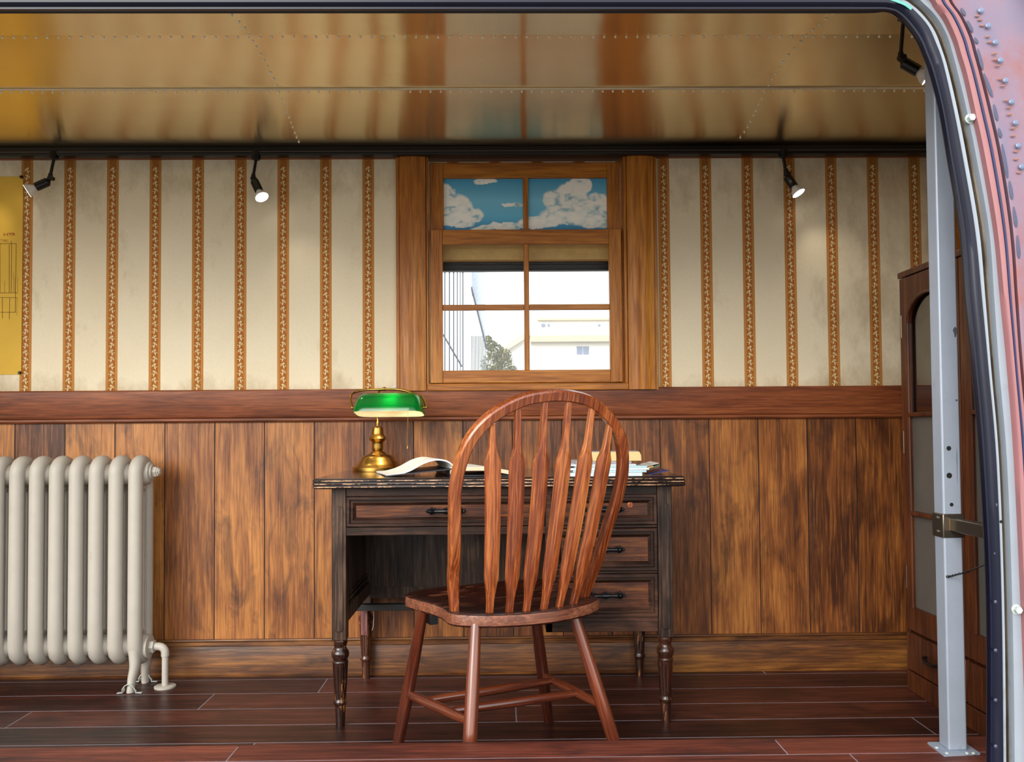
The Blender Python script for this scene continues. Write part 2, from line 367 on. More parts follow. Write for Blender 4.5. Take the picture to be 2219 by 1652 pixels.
def spline(pts, k=6, closed=False):
    P = [Vector(p) for p in pts]; n = len(P); out = []
    for i in range(n if closed else n-1):
        g = (lambda j: P[j % n]) if closed else (lambda j: P[min(max(j, 0), n-1)])
        a, b, c, d = g(i-1), g(i), g(i+1), g(i+2)
        for q in range(k):
            t = q/k
            out.append(.5*((2*b)+(c-a)*t+(2*a-5*b+4*c-d)*t*t+(-a+3*b-3*c+d)*t**3))
    if not closed: out.append(P[-1])
    return out
def wmat(o):
    m = o.matrix_basis.copy()
    while o.parent: o = o.parent; m = o.matrix_basis @ m
    return m
def tag(o, label=None, cat=None, group=None, kind=None):
    for k, v in (('label', label), ('category', cat), ('group', group), ('kind', kind)):
        if v: o[k] = v
    return o
def obj(name, mb, mats, parent=None, smooth=38, bevel=0, label=None, cat=None, group=None, kind=None, seg=2, origin=None, frame=None):
    if not isinstance(mats, (list, tuple)): mats = [mats]
    me = bpy.data.meshes.new(name)
    vs = mb.v
    o = bpy.data.objects.new(name, me); COL.objects.link(o)
    if parent:
        o.parent = parent; inv = wmat(parent).inverted(); vs = [inv @ p for p in vs]
        if frame is not None: o.matrix_basis = frame; fi = frame.inverted(); vs = [fi @ p for p in vs]
    elif origin is not None:
        o.location = origin; vs = [p-Vector(origin) for p in vs]
    me.from_pydata([tuple(p) for p in vs], [], mb.f)
    for m in mats: me.materials.append(M[m] if isinstance(m, str) else m)
    me.polygons.foreach_set('material_index', mb.mi)
    me.update()
    import bmesh
    bm = bmesh.new(); bm.from_mesh(me); bmesh.ops.recalc_face_normals(bm, faces=bm.faces); bm.to_mesh(me); bm.free()
    if smooth:
        me.polygons.foreach_set('use_smooth', [True]*len(me.polygons)); me.set_sharp_from_angle(angle=math.radians(smooth))
    if bevel:
        b = o.modifiers.new('bevel', 'BEVEL'); b.width = bevel; b.segments = seg; b.limit_method = 'ANGLE'; b.angle_limit = math.radians(40)
    return tag(o, label, cat, group, kind)
def root(name, label, cat, loc=(0, 0, 0), rz=0, group=None):
    o = bpy.data.objects.new(name, None); COL.objects.link(o); o.location = loc; o.rotation_euler = (0, 0, rz); o.empty_display_size = .05
    return tag(o, label, cat, group)
def along(p, q):
    p = Vector(p); q = Vector(q); return Matrix.Translation(p) @ (q-p).to_track_quat('Z', 'Y').to_matrix().to_4x4()
def struct(name, mb, mats, parent=None, **k):
    return obj(name, mb, mats, parent, kind=None if parent else 'structure', **k)

# ------------------------------------------------------------------ shell
XL, XR = -2.7, 1.72
# floor planks
b = MB(); b.box(XL, XR, -1.16, .02, -.05, -.0008, 1)
rows = [0.0, -.054, -.213, -.371, -.520, -.665, -.815, -.965, -1.16]
seams = {1: [(700, 1482)], 2: [(452, 1516), (1117, 1550)], 0: [(1658, 1472)], 3: [(52, 1552)], 4: []}
ends = {0: [aty(1655, 1462, -.03).x], 1: [atz(702, 1482, 0).x, atz(1466, 1508, 0).x], 2: [atz(452, 1516, 0).x], 3: [atz(52, 1553, 0).x, atz(1118, 1548, 0).x, ], 4: [atz(1994, 1568, 0).x], 5: [-.7], 6: [.3], 7: [-1.2]}
for i in range(len(rows)-1):
    xs = [XL]+sorted(ends.get(i, []))+[XR]
    for a, c in zip(xs, xs[1:]):
        b.box(a+.0022, c-.0022, rows[i+1]+.0030, rows[i]-.0030, -.02, 0)
struct('floor', b, ['floor', 'grout'], smooth=0)
SZ = .17
b = MB(); b.box(XL, XR, -1.36, -1.155, -.05, SZ-.0008, 1)
yj = atz(1110, 1643, SZ).y
b.box(XL, XR, -1.15+.004, -1.155, -.05, SZ-.0006)
for (y1, y0, xe) in ((-1.151, yj, [atz(1685, 1612, SZ).x]), (yj, -1.37, [-.3, .9])):
    if y1 < -1.2: xe = [atz(500, 1648, SZ).x-.6, .75]
    else: xe = [atz(1687, 1612, SZ).x, atz(508, 1628, SZ).x]
    xs = [XL]+sorted(xe)+[XR]
    for a, c in zip(xs, xs[1:]):
        b.box(a+.0016, c-.0016, y0+.0022, y1-(.0022 if y1 < -1.2 else 0), SZ-.02, SZ)
struct('trim_1', b, ['step', 'grout'], smooth=0)

# back wall with window opening
WX0, WX1, WZ0, WZ1 = -.258, .450, 1.045, 1.868
b = MB()
b.box(XL, WX0, 0, .05, .92, 1.93); b.box(WX1, XR, 0, .05, .92, 1.93)
b.box(WX0, WX1, 0, .05, .92, WZ0); b.box(WX0, WX1, 0, .05, WZ1, 1.93)
b.box(XL, XR, 0, .05, -.05, .92, 1)
k = math.ceil((XL-.582)/.1803)
x = .582+k*.1803
while x < XR:
    b.box(x-.0016, x+.0016, -.0004, .001, .12, .92, 2); x += .1803
# printed vine scroll on every stripe
def vine(b, xc, z0, z1):
    P = .0515; y = -.0006
    zz = z0
    def leaf(pts):
        b.add([(xc+p[0]*1.42, y, zz+p[1]) for p in pts], [tuple(range(len(pts)))], 3)
    while zz < z1-.5*P:
        s = 1
        for h in (0, P/2):
            zb = h
            lf = lambda q: [(s*a, zb+c) for a, c in q]
            leaf(lf([(-.0035, .000), (-.0015, -.001), (.0005, .007), (-.0005, .012), (-.0025, .008)]))
            leaf(lf([(-.0005, .010), (.0035, .0185), (.0015, .0195), (-.0025, .013)]))
            leaf(lf([(-.0005, .012), (-.0062, .0205), (-.0028, .0175), (-.001, .0235), (.0005, .016)]))
            leaf(lf([(.0005, .008), (.0062, .0125), (.0050, .0165), (.0028, .0130)]))
            leaf(lf([(.0062, .0125), (.0072, .009), (.0050, .0055), (.0058, .009)]))
            leaf(lf([(-.002, .006), (-.0068, .010), (-.0075, .0068), (-.0050, .0068)]))
            s = -s
        zz += P
for i in range(-2, 24):
    xc = -1.571+i*.15555
    if xc > 1.6 or (-.40 < xc < .60): continue
    vine(b, xc, 1.032, 1.878)
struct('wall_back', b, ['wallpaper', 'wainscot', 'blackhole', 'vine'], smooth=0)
b = MB(); b.box(XR, XR+.05, -1.36, .05, -.05, 2.1)
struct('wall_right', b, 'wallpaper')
b = MB(); b.box(XL-.05, XL, -1.36, .05, -.05, 2.1)
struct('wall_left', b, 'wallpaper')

# chair rail, mouldings, baseboard
def mould(name, prof, x0, x1, mat, **k):
    b = MB(); b.prism(prof, 'x', x0, x1); return struct(name, b, mat, smooth=30, **k)
mould('trim_2', [(0, 1.031), (-.016, 1.031), (-.021, 1.026), (-.021, .936), (-.018, .930), (0, .930)], XL, XR, 'rail')
mould('trim_3', [(0, .930), (-.012, .930), (-.017, .926), (-.017, .919), (-.010, .913), (0, .913)], XL, XR, 'rail')
mould('baseboard_back', [(0, .131), (-.014, .131), (-.016, .127), (-.012, .121), (-.017, .114), (-.017, .109), (-.012, .106), (-.013, .104), (-.013, .006), (-.02, 0), (0, 0)], XL, XR, 'baseb')
mould('trim_4', [(0, 1.903), (-.012, 1.903), (-.014, 1.882), (-.010, 1.878), (0, 1.878)], XL, -.383, 'rail')
mould('trim_5', [(0, 1.903), (-.012, 1.903), (-.014, 1.882), (-.010, 1.878), (0, 1.878)], .578, XR, 'rail')
mould('trim_6', [(0, 1.905), (-.010, 1.905), (-.008, 1.868), (0, 1.868)], WX0, WX1, 'metaltrim')

# ceiling: three overlapping riveted sheets, curving down at the front
prof0 = [(.05, 1.887), (0, 1.90), (-.35, 1.994), (-.606, 2.045), (-.95, 2.075), (-1.2, 2.05), (-1.33, 1.96), (-1.40, 1.79)]
b = MB()
def sheet(pts, th=.0016, m=0):
    up = [(y, z+.02) for y, z in pts]
    b.prism(pts+up[::-1], 'x', XL, XR, m)
sheet([(.05, 1.885), (0, 1.90), (-.12, 1.936), (-.24, 1.972), (-.337, 2.0005)])
sheet([(-.320, 2.0005), (-.44, 2.0329), (-.52, 2.0545), (-.575, 2.0694)])
sheet([(-.558, 2.0665), (-.70, 2.090), (-.95, 2.108), (-1.2, 2.07), (-1.33, 1.98), (-1.40, 1.80)])
b.box(XL, XR, -.3385, -.337, 1.998, 2.004, 2)  # seam highlight: pale strip coloured as a sheet edge catching daylight
def rivet(x, y, z):
    b.sph((x, y, z-.0006), .0036, 10, 1, (1, 1, 1))
zc = lambda y: 1.90-.30*y if y > -.337 else (2.0005-.27*(y+.32) if y > -.575 else (2.0665-.165*(y+.558)))
x = -2.0
while x < 1.6:
    rivet(x, -.326, 1.9968); rivet(x+.01, -.566, 2.0662); x += .0335
def onceil(px, py):
    r = ray(px, py); lo, hi = 1.5, 3.2
    for _ in range(40):
        m_ = (lo+hi)/2; p = CAM+r*(m_/r.y)
        if p.z > zc(p.y): hi = m_
        else: lo = m_
    return p
for sp_ in ([(480, 5), (495, 25), (530, 60), (560, 110), (583, 150), (603, 195), (625, 250), (640, 290), (650, 312)], [(1840, 5), (1808, 25), (1765, 62), (1735, 90), (1700, 130), (1668, 180), (1640, 235), (1620, 275), (1601, 302)]):
    Q = spline([onceil(*q) for q in sp_], 12); acc = 0; last = Q[0]
    for q in Q:
        if (q-last).length > .026: rivet(q.x, q.y, zc(q.y)-.0012); last = q
struct('ceiling', b, ['ceil', 'rivet', 'edge'], smooth=20)

# ------------------------------------------------------------------ window
def vcol(name, x0, x1, outer_left):
    b = MB(); h0, h1 = 1.022, 1.892
    n = 14; sec = []
    for i in range(n+1):
        t = i/n; sec.append((x0+(x1-x0)*t, -.030-.006*math.sin(PI*t)-.0012*math.cos(6*PI*t)))
    b.prism(sec+[(x1, 0), (x0, 0)], 'z', h0, h1)
    return b
wr = root('window_1', None, None, (.096, 0, 1.02)); wr['kind'] = 'structure'
struct('casing', vcol('c', -.364, -.269, 1), 'winwood', wr, bevel=.001)
struct('casing', vcol('c', .466, .563, 0), 'winwood', wr, bevel=.001)
for (x0, x1, yd) in ((-.378, -.3655, -.022), (-.268, -.260, -.024), (.4545, .4645, -.024), (.564, .576, -.022)):
    b = MB(); b.box(x0, x1, yd, 0, 1.021, 1.898); struct('bead', b, 'winwood', wr, bevel=.0015)
def sash(name, x0, x1, z0, z1, sl, sr, rb, rt, y0, y1, muns=()):
    b = MB()
    b.box(x0, x0+sl, y0, y1, z0, z1); b.box(x1-sr, x1, y0, y1, z0, z1)
    b.box(x0+sl, x1-sr, y0+.001, y1, z0, z0+rb, 1); b.box(x0+sl, x1-sr, y0+.001, y1, z1-rt, z1, 1)
    for (a0, a1, c0, c1, h) in muns: b.box(a0, a1, y0+.004, y1, c0, c1, h)
    return struct(name, b, ['winwood', 'winwoodx'], wr, bevel=.0018)
us = sash('upper_sash', -.2565, .4465, 1.585, 1.866, .050, .048, .026, .056, .006, .034, [(.0875, .1065, 1.611, 1.812, 0)])
ls = sash('lower_sash', -.2535, .4445, 1.050, 1.611, .0445, .0445, .046, .053, -.022, .003, [(.0875, .1065, 1.096, 1.558, 0), (-.209, .0873, 1.3165, 1.3365, 1), (.1067, .400, 1.3165, 1.3365, 1)])
b = MB(); b.box(-.207, .399, .022, .026, 1.608, 1.812); struct('painted_panel', b, 'sky_paint', us)
b = MB(); b.box(-.209, .400, -.008, -.006, 1.094, 1.560); struct('pane', b, 'glass', ls)
b = MB(); b.box(-.2640, .4660, -.030, 0, 1.0215, 1.047); struct('window_sill', b, 'winwoodx', wr, bevel=.003)
# outer reveal, header board and dark outer frame
b = MB(); b.box(-.262, -.225, .036, .12, 1.02, 1.62); b.box(.425, .46, .036, .12, 1.02, 1.62); b.box(-.262, .46, .036, .12, 1.02, 1.06)
struct('reveal', b, 'winwood', wr)
zt, zm, zb_ = aty(1140, 532, .07).z+.05, aty(1140, 565, .07).z, aty(1140, 589, .125).z
b = MB(); b.prism([(.05, zm), (.046, zm+.02), (.05, zm+.04), (.058, zt), (.10, zt), (.10, zm)], 'x', -.25, .45); struct('header_board', b, plain('pale_tan_board', (206, 168, 100), .5), wr, smooth=60)
b = MB(); z0 = zb_; b.box(-.26, .46, .10, .13, z0, z0+.12); b.box(-.26, .46, .09, .10, z0+.022, z0+.12)
xr_ = aty(1321, 700, .125).x; b.box(xr_-.001, xr_+.05, .10, .135, 1.0, z0); b.box(-.27, -.231, .10, .135, 1.0, z0)
struct('outer_frame', b, 'blackp', wr)
# curl of peeling wallpaper by the casing
b = MB(); P = [aty(px, py, y) for px, py, y in ((847, 841, -.004), (853, 838, -.012), (858, 833, -.018), (861, 842, -.006), (861, 846, -.002), (848, 846, -.002))]
b.add(P, [tuple(range(6))]); o = obj('wallpaper_flap', b, 'paper', None, label='small curl of peeling wallpaper beside the window casing above the green lamp', cat='wallpaper')
sol = o.modifiers.new('t', 'SOLIDIFY'); sol.thickness = .0006

# ------------------------------------------------------------------ outside
b = MB(); b.box(-90, 90, -60, 120, -.8, -.6); struct('ground', b, 'asphalt')
b = MB(); b.box(XL-.1, XR+.1, -1.36, .12, -.35, -.055); struct('floor_chassis', b, 'blackp')
def P(px, py, d): return aty(px, py, d-3.08)
# far white building on the right
D = 48
def bpx(b, x0, x1, y0, y1, d, th, m=0):
    a = P(x0, y1, d); c = P(x1, y0, d); b.box(a.x, c.x, a.y, a.y+th, a.z, c.z, m)
h = root('white_building', 'long white apartment building with a shallow parapet seen through the lower right panes', 'building', (P(1240, 700, D).x, D-3.08, -.6))
b = MB(); a = P(1142, 736, D); c = P(1420, 690, D)
b.box(a.x, c.x, D-3.08, D+5, -.6, a.z); obj('wall', b, 'extwhite', h)
b = MB(); a = P(1136, 741, D-.6); b.box(a.x, c.x+.2, D-3.7, D+5, a.z, a.z+.35); obj('eave', b, 'exteave', h)
b = MB(); b.box(P(1150, 700, D+.5).x, c.x+1, D-2.2, D+5, P(1150, 736, D).z+.2, c.z); obj('parapet', b, 'extwhite', h)
b = MB(); b.box(P(1165, 700, D+.4).x, c.x+1, D-2.5, D+5, c.z, c.z+.12); obj('coping', b, 'exteave', h)
for (x0, x1, y0, y1) in ((1250, 1262, 751, 768), (1264, 1276, 751, 768)):
    b = MB(); bpx(b, x0, x1, y0, y1, D-.05, .1); obj('window', b, 'extglass', h)
for (x0, x1, y0, y1) in ((1173, 1181, 702, 708), (1187, 1191, 702, 708), (1296, 1301, 703, 707)):
    b = MB(); bpx(b, x0, x1, y0, y1, D+.75, .1); obj('window', b, 'extglass', h)
# gabled house behind the tree
D = 40
h = root('gabled_house', 'pale gabled house half hidden behind the tree outside the window', 'house', (P(1120, 760, D).x, D-3.08, -.6))
b = MB(); a = P(1104, 757, D); c = P(1150, 728, D)
b.add([(a.x, D-3, -.6), (c.x, D-3, -.6), (c.x, D-3, c.z), (a.x, D-3, a.z), (a.x, D+2, -.6), (c.x, D+2, -.6), (c.x, D+2, c.z), (a.x, D+2, a.z)],
      [(0, 1, 2, 3), (4, 7, 6, 5), (0, 3, 7, 4), (1, 5, 6, 2), (3, 2, 6, 7), (0, 4, 5, 1)]); obj('wall', b, 'extwhite', h)
b = MB(); e0 = Vector((a.x-.3, 0, a.z-.2)); e1 = Vector((c.x, 0, c.z))
b.prism([(e0.x, e0.z), (e1.x, e1.z), (e1.x, e1.z+.28), (e0.x, e0.z+.28)], 'y', D-3.4, D+2); obj('roof', b, 'roofm', h)
# tree
D = 24; base = P(1082, 800, D)
h = root('leafy_tree', 'yellow green leafy tree standing outside beyond the lower left panes', 'tree', (base.x, D-3.08, -.6))
b = MB(); b.cyl((base.x, D-3.08, -.6), (base.x+.05, D-3.08, base.z+.6), .12, .05); obj('trunk', b, 'trunk', h)
b = MB()
for cx, cy, r in ((1064, 750, 13), (1072, 760, 20), (1088, 775, 22), (1066, 790, 24), (1092, 800, 26), (1070, 820, 30), (1105, 812, 20), (1058, 735, 8)):
    c = P(cx, cy, D); rr = r*D/F
    for i in range(int(30*r)):
        u = Vector((random.gauss(0, 1), random.gauss(0, 1), random.gauss(0, 1))).normalized()*rr*random.uniform(.6, 1.05)
        q = c+u; s = .035*random.uniform(.6, 1.3)
        d1 = Vector((random.gauss(0, 1), random.gauss(0, 1), random.gauss(0, 1))).normalized(); d2 = d1.cross(Vector((.3, .5, .8))).normalized()
        b.add([q-d1*s, q+d2*s*.5, q+d1*s, q-d2*s*.5], [(0, 1, 2, 3)])
obj('foliage', b, 'leaf', h, smooth=0)
# outside staircase tower with bars and slatted screen
D = 11
h = root('outside_staircase', 'pale outdoor staircase tower with thin vertical bars beyond the left panes', 'staircase', (P(1000, 700, D).x, D-3.08, -.6))
b = MB(); bpx(b, 1004, 1020, 560, 1180, D, .1); obj('post_panel', b, 'extblue', h)
b = MB(); bpx(b, 1022, 1052, 560, 640, D+.3, .1); 
a = [P(1022, 620, D+.25), P(1052, 750, D+.25), P(1052, 600, D+.25), P(1022, 590, D+.25)]
b.prism([(p.x, p.z) for p in a], 'y', a[0].y, a[0].y+.05); obj('stair_panel', b, 'extblue', h)
b = MB(); p0, p1 = P(1021, 622, D+.2), P(1055, 758, D+.2); b.sweep([p0, p1], chbox(.012, .012, .003)); obj('stringer', b, 'extbar', h)
b = MB(); p0, p1 = P(960, 725, D-.2), P(1001, 795, D-.2); b.sweep([p0, p1], circ(.012, 8)); obj('handrail', b, 'extbar', h)
for px in (964, 974, 983, 991, 997.5, 1003):
    b = MB(); b.cyl(P(px, 560, D), P(px, 850, D), .010 if px < 990 else .007, None, 8); obj('bar', b, 'extbar', h)
for i in range(14):
    px = 1022+i*2.3; b = MB(); a = P(px, 830, D+.4); c = P(px+1.1, 728+max(0, (px-1045))*2.2, D+.4); b.box(a.x, c.x, a.y, a.y+.02, a.z, c.z); obj('slat', b, 'louver', h)

# ------------------------------------------------------------------ light tracks and spotlights
def track(name, label, y0, y1, z0, z1, x0, x1):
    t = root(name, label, 'light track', ((x0+x1)/2, (y0+y1)/2, z0))
    b = MB(); b.prism([(y0, z0), (y0+.004, z0-.001), (y1, z0-.001), (y1, z1), (y0, z1), (y0, z0+(z1-z0)*.45), (y0-.003, z0+(z1-z0)*.40), (y0-.003, z0+(z1-z0)*.15)], 'x', x0, x1)
    obj('rail', b, 'black', t, smooth=0)
    b = MB(); b.box(x0+.01, x1-.01, y0-.0036, y0-.003, z0+(z1-z0)*.32, z0+(z1-z0)*.42); obj('lip', b, plain('grey_lip_highlight', (92, 84, 82), .4, .5), t, label='thin grey lip with the ledge highlight painted in')  # highlight along the track ledge, put into the grey of the lip
    return t
track('light_track', 'long black light track along the top of the striped wall', -.056, -.022, 1.878, 1.907, XL+.1, 1.60)
track('light_track', 'short black light track on the near ceiling at the upper right corner', -.82, -.782, 2.040, 2.100, .96, 1.60)
def spot(label, A, J, S, d, en, marks=False, up=0):
    """A adapter centre bottom, J joint, S socket start, d direction"""
    t = root('track_spotlight', label, 'spotlight', A, 0, 'track spotlights')
    A, J, S, d = Vector(A), Vector(J), Vector(S), Vector(d).normalized()
    b = MB(); b.lathe([(.012, 0), (.0165, .004), (.0165, .030), (.010, .033)], A, (0, 0, 1), 8, mod=None); b.box(A.x-.010, A.x+.010, A.y-.008, A.y+.008, A.z+.02, max(A.z+.034, up))
    obj('adapter', b, 'black', t, smooth=30)
    b = MB(); b.cyl(A+Vector((0, 0, .004)), J, .0052, .0052); b.lathe([(.0075, 0), (.0075, .012)], J-(J-A).normalized()*.004, A-J); obj('stem', b, 'black', t)
    b = MB(); b.sph(J, .0095); b.cyl(J+Vector((.006, -.01, 0)), J+Vector((.006, .01, 0)), .008); b.cyl(J, S, .007); b.sph(S, .009); obj('joint', b, 'black', t)
    e1 = S+d*.046
    b = MB(); b.lathe([(.010, -.004), (.0155, .001), (.0155, .036), (.0150, .046), (.012, .046)], S, d, 20); obj('socket', b, 'black', t)
    if marks:
        # small printed square on the socket, facing the room
        n = (CAM-S); n = (n-d*n.dot(d)).normalized(); sd = d.cross(n); o = S+n*.0158
        b = MB()
        def mk(pts):
            b.add([o+d*u+sd*v+n*(0 if abs(v) < .002 else -.0006) for u, v in pts], [tuple(range(len(pts)))])
        for (u0, u1, v0, v1) in ((.020, .022, -.004, .004), (.030, .032, -.004, .004), (.020, .032, -.004, -.0025), (.020, .027, .0028, .004), (.024, .028, -.001, .001), (.033, .034, -.003, .003), (.014, .016, -.003, -.001), (.014, .016, .001, .003)):
            mk([(u0, v0), (u1, v0), (u1, v1), (u0, v1)])
        o2 = obj('printed_mark', b, 'marks', t, smooth=0)
    b = MB(); b.lathe([(.010, 0), (.0105, .006), (.013, .010), (.021, .022), (.0245, .034), (.0235, .0345), (.005, .0335)], e1-d*.004, d, 28); obj('bulb', b, 'bulb', t, label='white reflector bulb')
    b = MB(); b.lathe([(.0232, 0), (.0005, .0008)], e1+d*.0308, d, 28); obj('bulb_face', b, 'bulbface', t, label='glowing bulb face')
    l = lamp('spotlight_light', 'SPOT', e1+d*.04, en, (1, .9, .74), .02, d, 1.9); l.parent = t; l.matrix_parent_inverse = t.matrix_basis.inverted()
    return t
Y = -.05
def at(px, py, y=Y): return aty(px, py, y)
spot('black track spotlight aimed at the yellow plan, leftmost on the wall track', at(117, 346), at(108, 386), at(104, 394, -.055), (-.80, -.26, -.50), .9)
spot('black track spotlight with a glowing bulb, second from left on the wall track', at(555, 347), at(548, 387), at(552, 394, -.055), (.42, -.33, -.80), 1.0)
spot('black track spotlight with small printed mark, right of the window', at(1697, 342), at(1704, 378), at(1706, 384, -.055), (.42, -.28, -.84), 1.0, True)
spot('black track spotlight hanging at the upper right corner behind the steel post', aty(1958, 44, -.80), aty(1951, 126, -.80), aty(1958, 136, -.81), (.74, -.25, -.62), .6, False, 2.041)

# ------------------------------------------------------------------ plan poster and pins
a = aty(50, 383, -.003); c = aty(46, 812, -.003)
t = root('plan_sheet', 'yellow paper plan with pencil lines pinned at the left edge of the wall', 'plan', (-1.9, -.003, a.z))
b = MB(); b.add([(-2.25, -.003, a.z), (a.x, -.003, a.z), (c.x, -.003, c.z), (-2.25, -.003, c.z), (-2.25, -.0018, a.z), (a.x, -.0018, a.z), (c.x, -.0018, c.z), (-2.25, -.0018, c.z)],
              [(0, 1, 2, 3), (7, 6, 5, 4), (0, 4, 5, 1), (1, 5, 6, 2), (2, 6, 7, 3), (3, 7, 4, 0)]); obj('sheet', b, 'poster', t, smooth=0)
def strokes(segs, wd, y=-.0036):
    b = MB()
    for (p, q) in segs:
        p = aty(*p, y); q = aty(*q, y); d = (q-p).normalized(); n = Vector((-d.z, 0, d.x))*wd/2; g = d*wd*.3
        b.add([p-n-g, q-n+g, q+n+g, p+n-g], [(0, 1, 2, 3)])
    return b
def ln(*c): return [((c[i], c[i+1]), (c[i+2], c[i+3])) for i in range(0, len(c)-2, 2)]
obj('pencil_line', strokes(ln(-60, 528, 35, 528)+ln(35, 528, 33, 677)+ln(-60, 677, 34, 677)+ln(20, 530, 20, 634)+ln(25, 530, 24, 634)+ln(0, 528, 0, 634)+ln(-60, 635, 38, 635)+ln(-60, 645, 38, 645)+ln(5, 646, 5, 690)+ln(21, 646, 20, 692)+ln(24, 522, 24, 530), .0016), 'pencil', t, smooth=0)
obj('faint_line', strokes(ln(37, 646, 36, 684)+ln(29, 590, 29, 634)+ln(32, 600, 32, 634)+ln(10, 610, 10, 634)+ln(38, 600, 38, 634), .0012), 'faint', t, smooth=0)
obj('faint_lettering', strokes(ln(1, 519, 5, 519)+ln(3, 519, 3, 524)+ln(6, 524, 8, 519, 10, 524)+ln(7, 522, 9, 522)+ln(11, 524, 11, 519, 14, 520, 12, 521.5, 14, 523, 11, 524)+ln(16, 519, 16, 524, 19, 524), .0012), 'faint', t, smooth=0)
# the red word above the drawing
W_ = ln(8.5, 505, 8.5, 511, 13, 507.5)+ln(18, 505, 14, 508.5)+ln(16.2, 507, 16.2, 511.5)+ln(19, 506, 23.5, 505.5, 21.5, 508)+ln(21.3, 507, 21, 509, 19.5, 511)
W_ += ln(27, 504.3, 27, 506)+ln(25, 508, 25, 506, 29, 506, 28.5, 508.5, 26, 511.5)+ln(30.3, 504.5, 30.3, 511)+ln(30.3, 507, 32.5, 508.5)
obj('red_lettering', strokes(W_, .0016), 'redink', t, smooth=0)
for (px, py, lb) in ((47, 384, 'small black pin at the top corner of the yellow plan'), (43, 808, 'small black pin at the bottom corner of the yellow plan')):
    c = aty(px, py, -.004); b = MB(); b.lathe([(.004, .003), (.0055, 0), (.0058, -.004), (.004, -.007), (.0001, -.0075)], c, (0, 1, 0), 14)
    obj('push_pin', b, 'black', label=lb, cat='pin', group='pins holding the yellow plan', origin=c)

# ------------------------------------------------------------------ radiator
RX, PIT = -1.250, .0672
t = root('radiator', 'cream cast iron column radiator with a floor pipe in front of the panelled wall', 'radiator', (-1.6, -.13, 0))
yc = -.132
def section(xc, first=False):
    b = MB()
    loop = []
    zt, zb, hd, cr = .778, .108, .043, .040
    arc = lambda cy, cz, a0, a1, r, n=7: [(cy+r*math.cos(a0+(a1-a0)*i/n), cz+r*math.sin(a0+(a1-a0)*i/n)) for i in range(n+1)]
    loop += arc(yc+hd-cr, zt-cr, 0, PI/2, cr) + arc(yc-hd+cr, zt-cr, PI/2, PI, cr)
    loop += [(yc-hd, .5), (yc-hd, .3)]
    loop += [(yc-hd, .150), (yc-hd+.008, .125), (yc-.014, .108), (yc, .102), (yc+.014, .108), (yc+hd-.008, .125), (yc+hd, .150), (yc+hd, .3), (yc+hd, .5)]
    pts = [(xc, y, z) for y, z in loop]
    sec = [(.0225*math.cos(2*PI*i/16), .0242*math.sin(2*PI*i/16)*(1)) for i in range(16)]
    b.sweep(pts, [(p[0], p[1]) for p in [(q[0], q[1]) for q in sec]], up=(1, 0, 0), closed=True)
    # flattened webs round the slot with a raised rim
    for z, s in ((.735, 1), (.145, -1)):
        b.lathe([(.030, -.034), (.036, -.026), (.040, -.010), (.040, .010), (.036, .026), (.030, .034)], (xc, yc, z), (1, 0, 0), 20)
    def stad(h, x): return [(x, yc+h*math.cos(a), .672+h*math.sin(a)) for a in [PI*i/8 for i in range(9)]]+[(x, yc+h*math.cos(a), .205+h*math.sin(a)) for a in [PI+PI*i/8 for i in range(9)]]
    b.rings([stad(.0125, -.011+xc), stad(.034, -.011+xc), stad(.034, xc+.011), stad(.0125, xc+.011)], closed=True)
    rim = []
    for (cy, cz, a0, a1) in ((yc, .672, 0, PI), (yc, .205, PI, 2*PI)):
        rim += [(cy+.0135*math.cos(a0+(a1-a0)*i/8), cz+.0135*math.sin(a0+(a1-a0)*i/8)) for i in range(9)]
    b.sweep([(xc+.011, y, z) for y, z in rim], circ(.0024, 6), up=(1, 0, 0), closed=True)
    return b
for i in range(11):
    obj('section', section(RX-i*PIT), 'white_iron', t, smooth=50)
b = MB(); b.lathe([(.034, 0), (.034, .012), (.026, .016), (.026, .020), (.020, .021)], (RX+.022, yc, .742), (1, 0, 0), 24)
b.lathe([(.019, .018), (.019, .033), (.016, .036), (.016, .040), (.006, .042)], (RX+.022, yc, .742), (1, 0, 0), 6); b.lathe([(.012, .035), (.012, .044), (.009, .046)], (RX+.022, yc, .742), (1, 0, 0), 16)
obj('end_plug', b, 'white_iron', t, smooth=30)
zp = .140
b = MB(); b.lathe([(.038, 0), (.040, .006), (.040, .020), (.030, .022)], (RX+.014, yc, zp), (1, 0, 0), 28)
b.lathe([(.022, .020), (.022, .036), (.017, .037)], (RX+.014, yc, zp), (1, 0, 0), 6)
obj('valve_nut', b, 'white_iron', t, smooth=30)
xp = RX+.014+.072
b = MB()
pth = [(RX+.048, yc, zp), (xp-.022, yc, zp)]+[(xp-.022+.022*math.sin(a), yc, zp-.022+.022*math.cos(a)) for a in (PI/8, PI/4, 3*PI/8, PI/2)]+[(xp, yc, zp-.034)]
b.sweep(pth, circ(.0135, 16), up=(0, 1, 0)); b.cyl((xp, yc, zp-.032), (xp, yc, .003), .0108); b.lathe([(.036, 0), (.036, .005), (.033, .007), (.011, .0075)], (xp, yc, 0), (0, 0, 1), 28)
obj('floor_pipe', b, 'white_iron', t, smooth=50)
RX0 = RX
